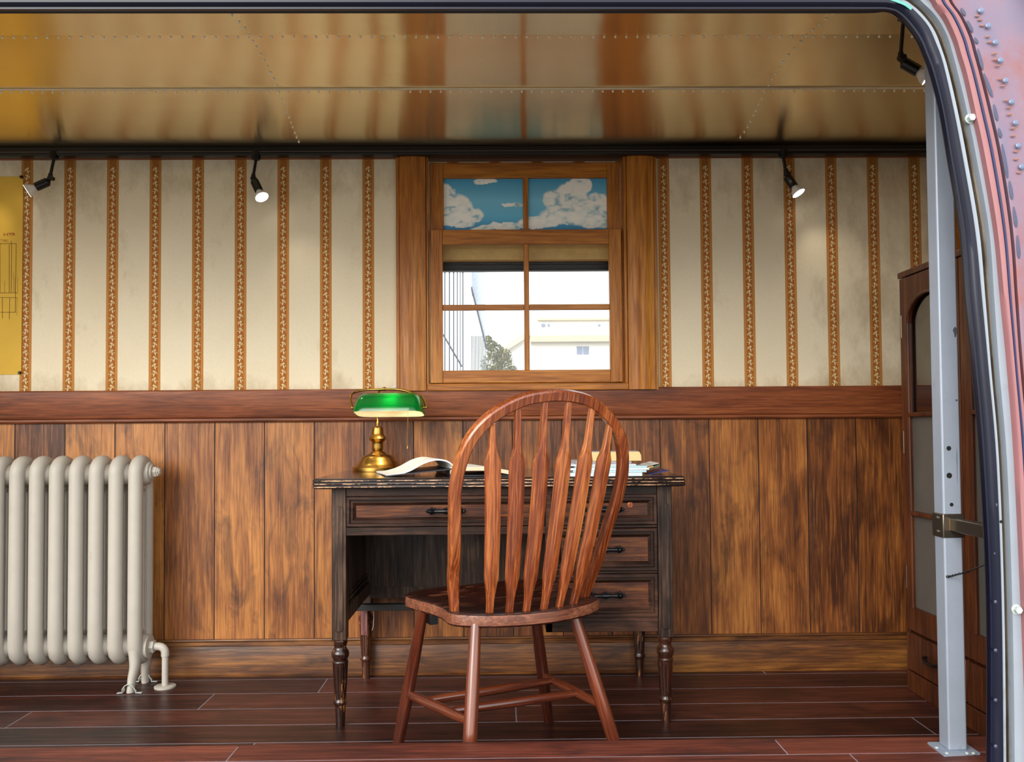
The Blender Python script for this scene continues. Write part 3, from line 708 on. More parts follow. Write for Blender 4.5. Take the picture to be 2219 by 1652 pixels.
for sg, RX in ((-1, RX0), (1, RX0), (-1, RX0-10*PIT), (1, RX0-10*PIT)):
    yf = yc+sg*.043
    b = MB(); b.sweep(spline([(RX, yf, .17), (RX, yf, .125), (RX+.002, yf+sg*.004, .085), (RX-.004, yf+sg*.010, .045), (RX-.006, yf+sg*.015, .012), (RX-.006, yf+sg*.016, .001)], 5), circ(.022, 14), up=(0, 1, 0),
                      scale=[(1-.42*min(1, i/18), 1-.30*min(1, i/18)) for i in range(26)])
    ft = obj('foot', b, 'white_iron', t, smooth=60)
    yy = yf+sg*.016
    b = MB(); c0 = Vector((RX-.006, yy-.010 if sg < 0 else yy, 0))
    arcp = [(c0.x-.040, c0.y, .003), (c0.x-.022, c0.y, .004), (c0.x-.020, c0.y, .012)]+[(c0.x-.019*math.cos(a), c0.y-.004, .014+.019*math.sin(a)) for a in [PI*i/8 for i in range(9)]]+[(c0.x+.020, c0.y, .012), (c0.x+.022, c0.y, .004), (c0.x+.042, c0.y, .003)]
    b.sweep(arcp, chbox(.0055, .0014, .0006), up=(0, 1, 0) if False else (0, .01, 1)); obj('foot_clamp', b, 'bolt', t, label='bright metal foot strap')

# ------------------------------------------------------------------ desk
t = root('writing_desk', 'dark oak pedestal desk with turned legs and a reeded top', 'desk', (0, -.3, 0))
X0, X1, YF, YB, ZT = -.556, .546, -.592, -.028, .738
def rrect(x0, x1, y0, y1, c): return [(x0+c, y0), (x1-c, y0), (x1, y0+c), (x1, y1-c), (x1-c, y1), (x0+c, y1), (x0, y1-c), (x0, y0+c)]
b = MB(); rs = []
prof = []
for k in range(3):
    for q in (-.9, -.45, 0, .45, .9): prof.append((.737-.006-k*.0092-q*.0046, .0040*(1-math.sqrt(max(0, 1-q*q*.95)))))
prof = [(.7375, .006)]+prof+[(.7075, .006), (.7065, .012)]
for z, ins in prof: rs.append([(x, y, z) for x, y in rrect(X0+ins, X1-ins, YF+ins, YB-ins, .008)])
b.rings(rs, 0, cap=(False, True))
b.add([(x, y, ZT) for x, y in rrect(X0+.006, X1-.006, YF+.006, YB-.006, .008)]+[(x, y, .7375) for x, y in rrect(X0+.006, X1-.006, YF+.006, YB-.006, .008)], [tuple(range(8))]+[(i, (i+1) % 8, 8+(i+1) % 8, 8+i) for i in range(8)], 1)
obj('desk_top', b, ['deskedge', 'desktop'], t, smooth=50)
LW = .0215
legs = [(-.4855, -.530), (.4885, -.535), (-.4855, -.050), (.4885, -.052)]
LP = [(.0213, .252), (.0226, .247), (.0195, .240), (.0174, .233), (.0205, .226), (.0222, .224), (.0255, .219), (.0267, .2126), (.0255, .205), (.0215, .197), (.0205, .194), (.0238, .191), (.0241, .188), (.0228, .184), (.0226, .176), (.0200, .13), (.0172, .084), (.0172, .078), (.0202, .073), (.0208, .069), (.0198, .0645), (.0165, .0615), (.0163, .058), (.0145, .03), (.0130, .0)]
fl = lambda a, h: 1-.09*(math.cos(8*a) > .55) if .086 < h < .18 else 1
for i, (lx, ly) in enumerate(legs):
    b = MB(); b.box(lx-LW, lx+LW, ly-LW, ly+LW, .256, .7065)
    lg = obj('leg', b, 'desk', t, bevel=.0016)
    b = MB(); b.lathe([(.030, .262), (.0285, .256)], (lx, ly, 0), (0, 0, 1), 4) if False else None
    b = MB(); prf = []
    for (r, h), (r2, h2) in zip(LP, LP[1:]):
        prf.append((r, h))
        if .084 < h < .18 and h-h2 > .02:
            for q in range(1, 5): prf.append((r+(r2-r)*q/5, h+(h2-h)*q/5))
    prf.append(LP[-1])
    b.lathe([(.0215, .258)]+prf, (lx, ly, 0), (0, 0, 1), 64, mod=fl); obj('turned_foot', b, 'turned', lg, smooth=50)
    if i < 2:
        b = MB(); a = .0125
        shape = [(lx-a, .29), (lx-a+.003, .283), (lx-.004, .280), (lx, .284), (lx+.004, .280), (lx+a-.003, .283), (lx+a, .29), (lx+a, .640), (lx+a-.002, .650), (lx+a-.007, .655), (lx+.002, .653), (lx, .649), (lx-.002, .653), (lx-a+.007, .655), (lx-a+.002, .650), (lx-a, .640)]
        b.prism(shape, 'y', ly-LW-.0030, ly-LW+.002); obj('carved_panel', b, 'desk', lg, bevel=.0012)
XA, XB = -.464, .467
yf = -.548
b = MB()
b.box(XA, XB, yf, yf+.02, .682, .7065)                       # top rail
b.box(XA, .1305, yf-.002, yf+.02, .566, .590)                  # rail under the wide drawer
b.box(.1305, .150, yf, yf+.02, .315, .682)                    # stile between
b.box(.150, XB, yf, yf+.018, .582, .590); b.box(.150, XB, yf, yf+.018, .446, .4535)
obj('front_frame', b, 'deskx', t, bevel=.001)
b = MB(); b.box(.1305, XB, yf+.002, yf+.02, .272, .3165); b.box(.1305, .1505, yf+.002, -.07, .272, .566); b.box(.150, XB, yf+.02, -.075, .28, .30)
obj('pedestal', b, 'deskx', t, bevel=.0015)
# left end panel with sloping bottom rail, right end panel, back panel, rear stretcher
b = MB(); b.box(-.494, -.482, -.515, -.07, .30, .7065); b.box(-.486, -.468, -.515, -.07, .30, .345)
b.box(-.482, -.472, -.515, -.07, .355, .362); b.box(-.482, -.474, -.515, -.07, .37, .374); obj('end_panel', b, 'desk', t, bevel=.001)
b = MB(); b.box(.482, .494, -.515, -.07, .29, .7065); obj('end_panel', b, 'desk', t)
b = MB(); b.box(-.47, .47, -.062, -.050, .315, .7065); b.box(-.47, .14, -.066, -.050, .285, .325); obj('back_panel', b, 'desk', t)
b = MB(); b.box(-.50, -.30, -.17, -.14, .262, .283); obj('stretcher', b, 'blackp', t, bevel=.001)
b = MB(); b.box(-.495, -.471, -.108, -.098, .165, .262); b.cyl((-.483, -.110, .175), (-.483, -.107, .175), .005); b.cyl((-.476, -.110, .245), (-.476, -.107, .245), .003)
obj('bracket', b, wood('worn_red_bracket', (70, 34, 32), (110, 64, 60), (160, 120, 112), 'Z', 1, .4, wear=(190, 170, 165)), t, label='worn pinkish bracket on the rear leg', bevel=.001)
b = MB(); b.sweep(spline([(-.452, -.10, .262), (-.450, -.10, .23), (-.452, -.10, .195), (-.456, -.10, .18)], 4), circ(.0012, 6), up=(0, 1, 0)); obj('cable', b, 'steel', t, label='thin pale cable hanging by the rear leg')
def drawer(x0, x1, z0, z1, lock=False):
    b = MB(); Y0 = yf
    rg = [(0, 0.012), (0, -.008), (.0015, -.0095), (.009, -.0095), (.0105, -.006), (.0115, -.002), (.0145, -.002), (.0155, -.0055), (.018, -.0055), (.020, -.003), (.027, .0035)]
    rs = [[(x0+i, Y0+d, z0+i), (x1-i, Y0+d, z0+i), (x1-i, Y0+d, z1-i), (x0+i, Y0+d, z1-i)] for i, d in rg]
    b.rings(rs, 0, cap=(True, False))
    i, d = rg[-1]; b.add([(x0+i, Y0+d, z0+i), (x1-i, Y0+d, z0+i), (x1-i, Y0+d, z1-i), (x0+i, Y0+d, z1-i)], [(0, 1, 2, 3)], 1)
    dr = obj('drawer', b, ['deskx', 'drawer'], t, smooth=30)
    xc, zc_ = (x0+x1)/2, (z0+z1)/2; yp = Y0+.0035; L = .060
    b = MB(); yb = yp-.016
    prof = [(.0004, -L), (.0030, -L+.004), (.0022, -L+.008), (.0055, -L+.011), (.0068, -L+.015), (.0050, -L+.019), (.0072, -L+.022), (.0045, -L+.026), (.0042, -.012), (.0056, -.006), (.0048, 0), (.0056, .006), (.0042, .012), (.0045, L-.026), (.0072, L-.022), (.0050, L-.019), (.0068, L-.015), (.0055, L-.011), (.0022, L-.008), (.0030, L-.004), (.0004, L)]
    prof = [(r*1.35, h) for r, h in prof]; b.lathe(prof, (xc, yb, zc_), (1, 0, 0), 12)
    for s in (-1, 1):
        b.cyl((xc+s*(L-.016), yb, zc_), (xc+s*(L-.016), yp+.001, zc_), .0050, .0065)
        for q in (-1, 1): b.sph((xc+s*(L-.016), yp-.003, zc_+q*.007), .0048); b.sph((xc+s*(L-.005), yp-.002, zc_+q*.003), .0034)
        b.sph((xc+s*(L-.026), yp-.002, zc_+.006), .0038)
    b.lathe([(.0095, 0), (.009, .002), (.001, .0025)], (xc, yp+.0005, zc_), (0, -1, 0), 12)
    for dx, dz, r in ((0, .0085, .0035), (-.006, .0065, .003), (.006, .0065, .003), (0, -.0085, .0028), (-.005, -.006, .0024), (.005, -.006, .0024)): b.sph((xc+dx, yb+.001, zc_+dz), r)
    obj('handle', b, 'iron', dr, label='black ornate metal handle')
    if lock:
        b = MB(); lx = aty(1366, 1095, yp).x; lz = aty(1366, 1095, yp).z
        b.lathe([(.0095, 0), (.0095, .0012), (.0075, .002), (.0070, .0008), (.0002, .0008)], (lx, yp, lz), (0, -1, 0), 20); b.box(lx-.0008, lx+.0008, yp-.0012, yp, lz-.004, lz+.003, 1)
        obj('lock', b, [plain('copper_lock', (150, 84, 54), .35, .6), 'blackhole'], dr, label='round copper coloured keyhole')
    return dr
drawer(XA+.002, .1290, .592, .6815)
drawer(.1515, XB-.002, .592, .6825, True)
drawer(.1515, XB-.002, .4550, .5805)
drawer(.1515, XB-.002, .3175, .4450)

# ------------------------------------------------------------------ banker's lamp
LX, LY = -.432, -.122
t = root('desk_lamp', 'brass banker lamp with a green glass shade standing on the desk', 'lamp', (LX, LY, ZT))
g = lambda yc_: ZT+(1514-yc_)/7.865/624
wpx = lambda p: p/2/7.865/624
b = MB()
bp = [(wpx(850), ZT), (wpx(860), g(1500)), (wpx(860), g(1445)), (wpx(830), g(1435)), (wpx(760), g(1410)), (wpx(690), g(1385)), (wpx(650), g(1350)), (wpx(610), g(1330)), (wpx(560), g(1280)), (wpx(440), g(1240)), (wpx(320), g(1230)), (wpx(260), g(1200)), (wpx(170), g(1170)), (wpx(150), g(1160))]
b.lathe(bp, (LX, LY, 0), (0, 0, 1), 56); obj('base', b, 'brass', t, smooth=35)
b = MB()
sp = [(wpx(160), g(1165)), (wpx(190), g(1150)), (wpx(200), g(1120)), (wpx(190), g(1060)), (wpx(205), g(1010)), (wpx(260), g(990)), (wpx(300), g(960)), (wpx(290), g(945)), (wpx(240), g(905)), (wpx(200), g(890)), (wpx(205), g(860)), (wpx(180), g(800)), (wpx(180), g(775)), (wpx(120), g(755)), (wpx(50), g(735)), (wpx(45), g(720)), (wpx(62), g(690)), (wpx(45), g(665)), (wpx(36), g(650)), (wpx(40), g(600)), (wpx(36), g(540)), (wpx(34), .975)]
b.lathe(sp, (LX, LY, 0), (0, 0, 1), 40); obj('stem', b, 'brass', t, smooth=50)
# shade: half-cylinder with quarter-sphere ends, tipped up towards the room
SC = Vector((aty(844, 890, -.200).x, -.200, .955)); tilt = math.radians(8.5)
MS = Matrix.Translation(SC) @ Matrix.Rotation(math.radians(-4), 4, 'Z') @ Matrix.Rotation(-tilt, 4, 'X')
def shade_shell(off):
    b = MB(MS); hl = .117-off; RY, RZ = .062-off, .073-off; n, m = 34, 18; rs = []
    for i in range(n+1):
        s = -1+2*i/n; x = hl*math.sin(s*PI/2); e = abs(x)/hl; k = (1-((e-.58)/.42)**3)**.42 if e > .60 and e < 1 else (1 if e < 1 else 0); k = max(k, .22)
        row = []
        for j in range(m+1):
            a = PI*j/m; yy = -math.cos(a)*RY*(.40+.60*k); zz = math.sin(a)*RZ*k
            row.append((x, yy, zz-.020-.006*(1-abs(math.cos(a)))*0))
        rs.append(row)
    vs = [p for r in rs for p in r]; fs = []
    for i in range(n):
        for j in range(m): a = i*(m+1)+j; fs.append((a, a+1, a+m+2, a+m+1))
    for i in (0, n): fs.append(tuple(i*(m+1)+j for j in range(m+1)))
    b.add(vs, fs); return b
sh = obj('lamp_shade', shade_shell(0), 'green', t, smooth=60, label='glossy green glass shade')
ol = obj('shade_lining', shade_shell(.0022), 'opal', sh, smooth=60, label='white opal inside of the shade')
b = MB(); cc = [MS @ Vector(p) for p in ((-.124, 0, .002), (.122, 0, .002))]
arm = [cc[0]+Vector((-.004, 0, .0)), cc[0]+Vector((-.010, .01, .020)), cc[0]+Vector((-.014, .025, .040)), cc[0]+Vector((-.006, .045, .055)), cc[0]+Vector((.03, .056, .064)), Vector((SC.x-.03, SC.y+.062, SC.z+.068)), Vector((SC.x+.03, SC.y+.060, SC.z+.066)), cc[1]+Vector((-.045, .05, .050)), cc[1]+Vector((-.012, .025, .035)), cc[1]+Vector((.004, .0, .0))]
b.sweep(spline(arm, 5), circ(.0040, 10), up=(0, 1, 0)); b.sph(arm[5]+Vector((.004, 0, .001)), .0072, 16); b.lathe([(.006, 0), (.006, .014)], arm[5]+Vector((-.003, 0, 0)), (1, 0, 0))
for p, s in ((cc[0], -1), (cc[1], 1)):
    b.sph(p+Vector((s*.004, 0, 0)), .0062, 14); b.cyl(p, p-Vector((s*.010, 0, 0)), .0042); b.lathe([(.0095, 0), (.0095, .003)], p-Vector((s*.012, 0, 0)), (s, 0, 0))
b.sweep([Vector((LX, LY, .97)), Vector((LX, LY+.004, .995)), Vector((LX+.006, LY-.01, 1.018)), arm[5]], circ(.0038, 8), up=(1, 0, 0))
obj('arm', b, 'brass', t, smooth=60)
b = MB(); ch = aty(884, 888, -.205)
for i in range(44): b.sph((ch.x-.0001*i*.5, ch.y, ch.z-i*.0028), .0011, 6)
b.lathe([(.001, .012), (.0022, .006), (.0034, .002), (.0026, 0), (.0005, -.001)], (ch.x-.002, ch.y, ch.z-.135), (0, 0, 1), 12)
obj('pull_chain', b, 'brass', t)
b = MB(); bc = MS @ Vector((.012, 0, .0)); b.sph(bc+Vector((0, 0, .015)), .015, 16); o = obj('bulb', b, emit('warm_lamp_bulb', (255, 232, 190), 2), t)
l = lamp('desk_lamp_light', 'POINT', bc+Vector((.0, -.018, .016)), .45, (1, .9, .68), .01); l.parent = t; l.matrix_parent_inverse = t.matrix_basis.inverted()

# ------------------------------------------------------------------ open book
def zat(px, py, z): return atz(px, py, z)
t = root('open_book', 'open hardback book with one arched half lying beside the brass lamp', 'book', (-.17, -.42, ZT))
z0 = ZT+.0005
SL = [(-.350, z0+.0060), (-.318, z0+.0080), (-.278, z0+.020), (-.236, z0+.042), (-.200, z0+.052), (-.168, z0+.048), (-.148, z0+.034), (-.142, z0+.012)]
def strip(pts, y0, y1, th, shx=-.28):
    b = MB(); up = spline([(p[0], 0, p[1]) for p in pts], 5); n = len(up)
    r0 = []; 
    for p in up: r0.append(p)
    b2 = [(p.x, p.z) for p in up]; lo = [(p.x+.0, p.z-th) for p in up]
    poly_t = b2+lo[::-1]
    b.rings([[(x+shx*(y-y0), y, z) for x, z in poly_t] for y in (y0, (y0+y1)/2, y1)]); return b
Yb0, Yb1 = -.50, -.27
obj('left_pages', strip(SL, Yb0, Yb1, .0045), 'paper', t, smooth=50)
b = MB(); P4 = [(-.352, Yb0-.012, z0), (-.150, Yb0-.012, z0+.020), (-.205, Yb1, z0+.020), (-.410, Yb1, z0)]
b.add(P4+[(x, y, z+.003) for x, y, z in P4], [(3, 2, 1, 0), (4, 5, 6, 7), (0, 1, 5, 4), (1, 2, 6, 5), (2, 3, 7, 6), (3, 0, 4, 7)]); obj('left_cover', b, 'cover', t)
b = MB(); b.prism([(-.158, Yb0-.004), (-.145, Yb0-.004), (-.205, Yb1), (-.218, Yb1)], 'z', z0, z0+.022); obj('spine', b, 'cover', t, bevel=.002)
obj('right_pages', strip([(-.152, z0+.018), (-.135, z0+.026), (-.10, z0+.0275), (-.04, z0+.027), (-.01, z0+.022), (.028, z0+.015)], Yb0-.02, Yb1, .011), ['cream_paper'], t, smooth=50)
obj('top_page', strip([(-.150, z0+.0195), (-.135, z0+.0268), (-.10, z0+.0283), (-.04, z0+.0278), (-.01, z0+.0228), (.029, z0+.0158)], Yb0-.0205, Yb1, .0006), ['paper'], t, smooth=50)
b = MB(); b.box(-.150, .034, Yb0-.026, Yb1, z0, z0+.0035); obj('right_cover', b, 'cover', t, bevel=.001)

# ------------------------------------------------------------------ papers on the right of the desk
z = ZT+.0003
mags = [('magwhite', .205, .418, -.585, -.36, .010, 0, 'thick white magazine lying lowest in the stack on the desk', 'magazine'),
        ('magcyan', .210, .428, -.580, -.355, .0075, 2, 'pale blue magazine just above the lowest white one in the stack', 'magazine'),
        ('magwhite', .198, .442, -.575, -.35, .0060, -1, 'white magazine sticking out right in the middle of the stack', 'magazine'),
        ('magcyan', .215, .430, -.572, -.35, .0055, 3, 'thin pale blue magazine fourth from the bottom of the stack', 'magazine'),
        ('magwhite', .190, .402, -.560, -.33, .0045, 1, 'white magazine second from the top of the stack', 'magazine')]
for mt, x0, x1, y0, y1, th, rot, lb, cat in mags:
    cx, cy = (x0+x1)/2, (y0+y1)/2
    b = MB(Matrix.Translation((cx, cy, z)) @ Matrix.Rotation(math.radians(rot), 4, 'Z')); hx, hy = (x1-x0)/2, (y1-y0)/2
    b.box(-hx, hx, -hy, hy, 0, th); obj('magazine', b, mt, label=lb, cat=cat, group='magazines stacked on the desk', bevel=.0008, origin=(cx, cy, z)); z += th+.0002
b = MB(); b.box(.225, .392, -.545, -.36, z, z+.0085); obj('grey_booklet', b, 'grey_card', label='grey card booklet lying under the tan box on the magazine stack', cat='booklet', bevel=.0006, origin=(.31, -.45, z)); z += .0088
t = root('tan_box', 'tan cardboard box with a chamfered corner on top of the magazine stack', 'box', (.33, -.46, z))
bx0 = aty(1272, 995, -.53).x; bx1 = aty(1390, 995, -.53).x
b = MB(); b.prism([(bx0, z), (bx1, z), (bx1-.001, z+.018), (bx1-.006, z+.0275), (bx0, z+.0265)], 'y', -.53, -.43); obj('box_body', b, 'kraft', t, bevel=.0006)
b = MB(); b.prism([(bx0+.004, z+.0268), (bx1-.008, z+.0278), (bx1-.009, z+.0290), (bx0+.004, z+.0280)], 'y', -.525, -.435); obj('lid', b, 'grey_card', t)
def leaflet(name, p0, p1, y0, y1, th, mt, lb, z00):
    a = aty(p0[0], p0[1], y0); c = aty(p1[0], p1[1], y0); b = MB()
    b.prism([(a.x, a.z), (c.x, c.z), (c.x, c.z+th), (a.x, a.z+th)], 'y', y0, y1)
    obj(name, b, mt, label=lb, cat='leaflet', group='leaflets fanned out at the right of the stack', bevel=.0003, origin=(a.x, y0, a.z))
leaflet('leaflet', (1394, 1031.5), (1452, 1021), -.50, -.34, .0018, 'glossblue', 'dark blue leaflet fanned out lowest and farthest to the right', 0)
leaflet('leaflet', (1392, 1021), (1430, 1010), -.47, -.33, .0035, 'glossgreen', 'green printed leaflet slanting up from the stack, next to an orange one', 0)
leaflet('leaflet', (1384, 1021), (1416, 1012.5), -.50, -.48, .0035, 'glossorange', 'orange printed leaflet edge just left of the green one', 0)
leaflet('leaflet', (1384, 1016.5), (1428, 1004.5), -.46, -.31, .0012, 'paper', 'white leaflet slanting up highest at the right of the stack', 0)
leaflet('leaflet', (1382, 1015), (1411, 1006.5), -.42, -.30, .0010, 'grey_card', 'thin grey leaflet just behind the highest white one', 0)

# ------------------------------------------------------------------ chair
CH = root('windsor_chair', 'reddish oak arrow-back windsor chair with a hooped back facing the desk', 'chair', (.017, -.825, 0), math.radians(26))
CM = CH.matrix_basis.copy()
half = [(0, -.209), (.038, -.207), (.075, -.199), (.112, -.188), (.145, -.174), (.178, -.152), (.203, -.128), (.213, -.098), (.208, -.060), (.207, -.02), (.213, .03), (.228, .09), (.237, .140), (.226, .172), (.205, .200), (.17, .222), (.10, .228), (0, .230)]
out = half+[(-x, y) for x, y in half[::-1][1:-1]]
out = [(p.x, p.y) for p in spline([(x, y, 0) for x, y in out], 3, True)]
cx_, cy_ = 0, .01
def ins(d): return [(x-(x-cx_)/math.hypot(x-cx_, y-cy_)*d, y-(y-cy_)/math.hypot(x-cx_, y-cy_)*d) for x, y in out]
b = MB(CM); rs = []
for d, z in ((.022, .4015), (.004, .4020), (.0008, .4040), (0, .407), (0, .428), (.0012, .4312), (.005, .4330), (.03, .4325), (.07, .427), (.12, .424), (.17, .425)): rs.append([(x, y, z) for x, y in ins(d)])
b.rings(rs[:4], 0, (True, False)); b.rings(rs[3:6], 1, (False, False)); b.rings(rs[5:], 0, (False, True)); obj('seat', b, ['chairseat', 'seatedge'], CH, smooth=45)
hoop = [(-.190, -.083, .424), (-.199, -.096, .50), (-.213, -.137, .581), (-.224, -.166, .662), (-.233, -.193, .74), (-.226, -.219, .815), (-.202, -.239, .871), (-.158, -.254, .914), (-.100, -.265, .944), (-.05, -.269, .956), (0, -.270, .960), (.05, -.269, .956), (.102, -.264, .942), (.162, -.249, .903), (.205, -.232, .852), (.228, -.206, .775), (.228, -.180, .70), (.217, -.155, .632), (.203, -.122, .537), (.190, -.096, .470), (.182, -.083, .424)]
hp = spline(hoop, 5); n = len(hp)
b = MB(CM); b.sweep(hp, chbox(.0135, .0130, .0038), up=(0, 1, .353), scale=[(min(1, .72+i*.05, .72+(n-1-i)*.05),)*2 for i in range(n)])
obj('hoop', b, 'chair', CH, smooth=30)
sb = [(-.122, -.140), (-.076, -.156), (-.034, -.165), (.014, -.167), (.062, -.160), (.108, -.150)]
stp = [(-.163, -.247, .892), (-.103, -.263, .934), (-.033, -.268, .950), (.033, -.268, .950), (.102, -.263, .934), (.164, -.247, .893)]
for (bx, by), tp in zip(sb, stp):
    p0 = Vector((bx, by, .426)); p1 = Vector(tp); bow = Vector((0, -.012, 0))
    prof = [(0, .0078, .0075), (.462, .0082, .0080), (.480, .0100, .0080), (.500, .0135, .0074), (.518, .0168, .0066), (.530, .0176, .0062), (.62, .0182, .0060), (.72, .0190, .0060), (.795, .0198, .0060), (.803, .0188, .0062), (.815, .0145, .0068), (.828, .0104, .0074), (.840, .0084, .0076), (.860, .0078, .0074)]
    prof = [(max(0, (z_-.426)/(tp[2]-.426)), a, c) for z_, a, c in prof]+[(1.0, .0068, .0068)]
    pts = []; scl = []
    for tt, a, c in prof:
        pts.append(p0.lerp(p1, tt)+bow*math.sin(PI*tt)); scl.append((a, c))
    b = MB(CM); b.sweep(pts, [(x*1, y*1) for x, y in chbox(1, 1, .24)], up=(0, 1, .35), scale=scl); obj('spindle', b, 'spindle', CH, smooth=30, frame=along(p0, p1))
A0, A1 = (-.211, .078, .410), (-.2385, .215, .0)
B0, B1 = (-.163, -.148, .410), (-.2185, -.215, .0)
C0, C1 = (.118, -.134, .410), (.2185, -.215, .0)
D0, D1 = (.116, .078, .410), (.2385, .215, .0)
for p, q in ((A0, A1), (B0, B1), (C0, C1), (D0, D1)):
    p = Vector(p); q = Vector(q); L = (p-q).length; b = MB(CM)
    b.lathe([(.0145, 0), (.0158, .06), (.0172, .16), (.0168, .26), (.0150, .36), (.0140, L)], q, p-q, 20); obj('leg', b, 'chairleg', CH, smooth=60, frame=along(q, p))
lp = lambda p, q, z: Vector(p).lerp(Vector(q), (p[2]-z)/(p[2]-q[2]))
def rung(p, q, r=.0115, mt='rungx'):
    b = MB(CM); L = (q-p).length; b.lathe([(r*.72, 0), (r*.9, .03), (r*1.12, L/2), (r*.9, L-.03), (r*.72, L)], p, q-p, 16); obj('stretcher', b, 'chairleg', CH, smooth=60, frame=along(p, q))
sa, sbk = lp(A0, A1, .168), lp(B0, B1, .190); sd_, sc2 = lp(D0, D1, .160), lp(C0, C1, .172)
rung(sa, sbk, .0125, 'rungy'); rung(sd_, sc2, .0125, 'rungy')
rung(sa.lerp(sbk, .28), sd_.lerp(sc2, .20)); rung(sa.lerp(sbk, .66), sd_.lerp(sc2, .62))
b = MB(CM); b.box(-.205, -.183, .045, .075, .372, .402); obj('leg_plate', b, 'iron', CH, label='small dark metal plate at a leg top', bevel=.001)

# ------------------------------------------------------------------ bookcase along the right side
BX = 1.36
t = root('bookcase', 'tall brown wooden bookcase with arched glass doors along the right wall', 'bookcase', (1.52, -.65, 0))
ya, yb = -.245, -1.02; zt = 1.382
b = MB(); b.box(BX+.012, XR-.005, yb, ya, .07, .085); b.box(BX+.02, XR-.005, yb, ya, zt-.018, zt-.001); b.box(BX+.012, XR-.004, ya-.016, ya, 0, zt-.002); b.box(BX+.012, XR-.004, yb, yb+.016, 0, zt-.002); b.box(XR-.016, XR-.004, yb, ya, 0, zt-.002)
b.box(BX+.012, XR-.01, -.625, -.605, .19, zt-.01); b.box(BX+.012, XR-.01, yb, ya, .195, .21)
b.box(BX+.03, XR-.01, yb, ya, .60, .615); b.box(BX+.03, XR-.01, yb, ya, .93, .945); obj('carcass', b, 'bookcase', t)
b = MB(); b.box(BX-.006, XR-.004, yb-.004, ya+.006, zt, zt+.020); obj('cornice', b, 'bookcase', t, bevel=.003)
b = MB(); b.box(BX-.004, BX+.014, yb, ya+.002, 0, .066); obj('plinth', b, 'bookcase', t, bevel=.002)
def door(y0, y1, hy):
    """y0 far edge, y1 near edge (y1<y0)"""
    z0, z1 = .205, zt-.004; st = .052; yl, yr = y0-st, y1+st; xa, xb = BX-.004, BX+.012
    b = MB(); b.box(xa, xb, yl, y0, z0, z1); b.box(xa, xb, y1, yr, z0, z1); b.box(xa, xb, yr, yl, z0, z0+.078)
    ym = (yl+yr)/2; hw = (yl-yr)/2; zs = 1.222
    arc = [(yl, zs)]+[(ym+hw*math.cos(PI*i/14), zs+.088*math.sin(PI*i/14)) for i in range(15)]+[(yr, zs)]
    b.prism([(yl, z1)]+arc+[(yr, z1)], 'x', xa, xb)
    dr = obj('door', b, 'bookcase', t, bevel=.0012)
    b = MB(); rim = [(xa-.001, yl, z0+.078), (xa-.001, yl, zs)]+[(xa-.001, ym+hw*math.cos(PI*i/14), zs+.088*math.sin(PI*i/14)) for i in range(15)]+[(xa-.001, yr, zs), (xa-.001, yr, z0+.078)]
    b.sweep(rim, circ(.0055, 8), up=(1, 0, 0)); obj('moulding', b, 'bookcase', dr)
    for zg in (.911, .586):
        b = MB(); b.box(xa-.006, xb, yr, yl, zg, zg+.015); obj('glazing_bar', b, 'bookcase', dr, bevel=.003)
    b = MB(); b.box(xb-.006, xb-.004, yr, yl, .918, 1.312); obj('arched_pane', b, 'bcglass', dr)
    b = MB(); b.box(xb-.006, xb-.004, yr, yl, .27, .918); obj('frosted_pane', b, 'frost', dr, label='frosted grey glass panes')
    for zz in (1.18, .79, .34):
        b = MB(); b.cyl((BX-.003, hy, zz), (BX-.003, hy, zz+.075), .003); obj('hinge', b, 'brushed', dr)
door(-.249, -.612, -.256); door(-.618, -1.00, -.99)
for y0, y1 in ((-.252, -.610), (-.620, -1.00)):
    b = MB(); b.box(BX-.006, BX+.012, y1, y0, .072, .195); dr = obj('drawer', b, 'bookcase', t, bevel=.002)
    b = MB(); ym = (y0+y1)/2; b.sweep(spline([(BX-.006, ym-.05, .142), (BX-.02, ym-.04, .138), (BX-.022, ym, .132), (BX-.02, ym+.04, .138), (BX-.006, ym+.05, .142)], 4), chbox(.006, .004, .001), up=(0, 0, 1)); obj('handle', b, 'iron', dr)
for (yy, th, hh, mt, lb) in ((-.66, .035, .25, 'poster', 'yellow spined book standing in the bookcase behind the near arched pane'), (-.70, .030, .17, 'glossblue', 'blue spined book standing beside the yellow one in the bookcase')):
    b = MB(); b.box(BX+.035, BX+.20, yy-th, yy, .9455, .9455+hh); obj('book', b, mt, label=lb, cat='book', bevel=.001, origin=(BX+.1, yy, .9455))

# ------------------------------------------------------------------ steel post
pb = atz(2056, 1628, SZ+.004); PX0, PY0 = pb.x, pb.y; W = .0415
t = root('steel_post', 'galvanised square steel post standing on the raised threshold at right', 'post', (PX0+W/2, PY0+W/2, SZ))
b = MB(); b.box(PX0, PX0+W, PY0, PY0+W, SZ+.004, 2.02); obj('tube', b, 'steel', t, bevel=.004, seg=3)
b = MB(); p = [atz(2010, 1613, SZ), atz(2046, 1641, SZ), atz(2124, 1637, SZ), atz(2088, 1612, SZ)]
b.prism([(q.x, q.y) for q in p], 'z', SZ+.0003, SZ+.0045); pl = obj('base_plate', b, 'steel', t)
for px, py in ((2030, 1621), (2052, 1633), (2096, 1633), (2110, 1633)):
    c = atz(px, py, SZ+.0045); b = MB(); b.sph(tuple(c), .0045, 10, 0, (1, 1, .6)); obj('bolt_head', b, 'bolt', pl)
for px, py, r in ((2056, 972, .0052), (2057, 1031, .0062), (2062, 1094, .0042)):
    c = aty(px, py, PY0); b = MB(); b.lathe([(r, -.002), (r, .0003), (.0001, .0004)], c, (0, -1, 0), 16); obj('hole', b, 'blackhole', t, label='dark drilled hole')
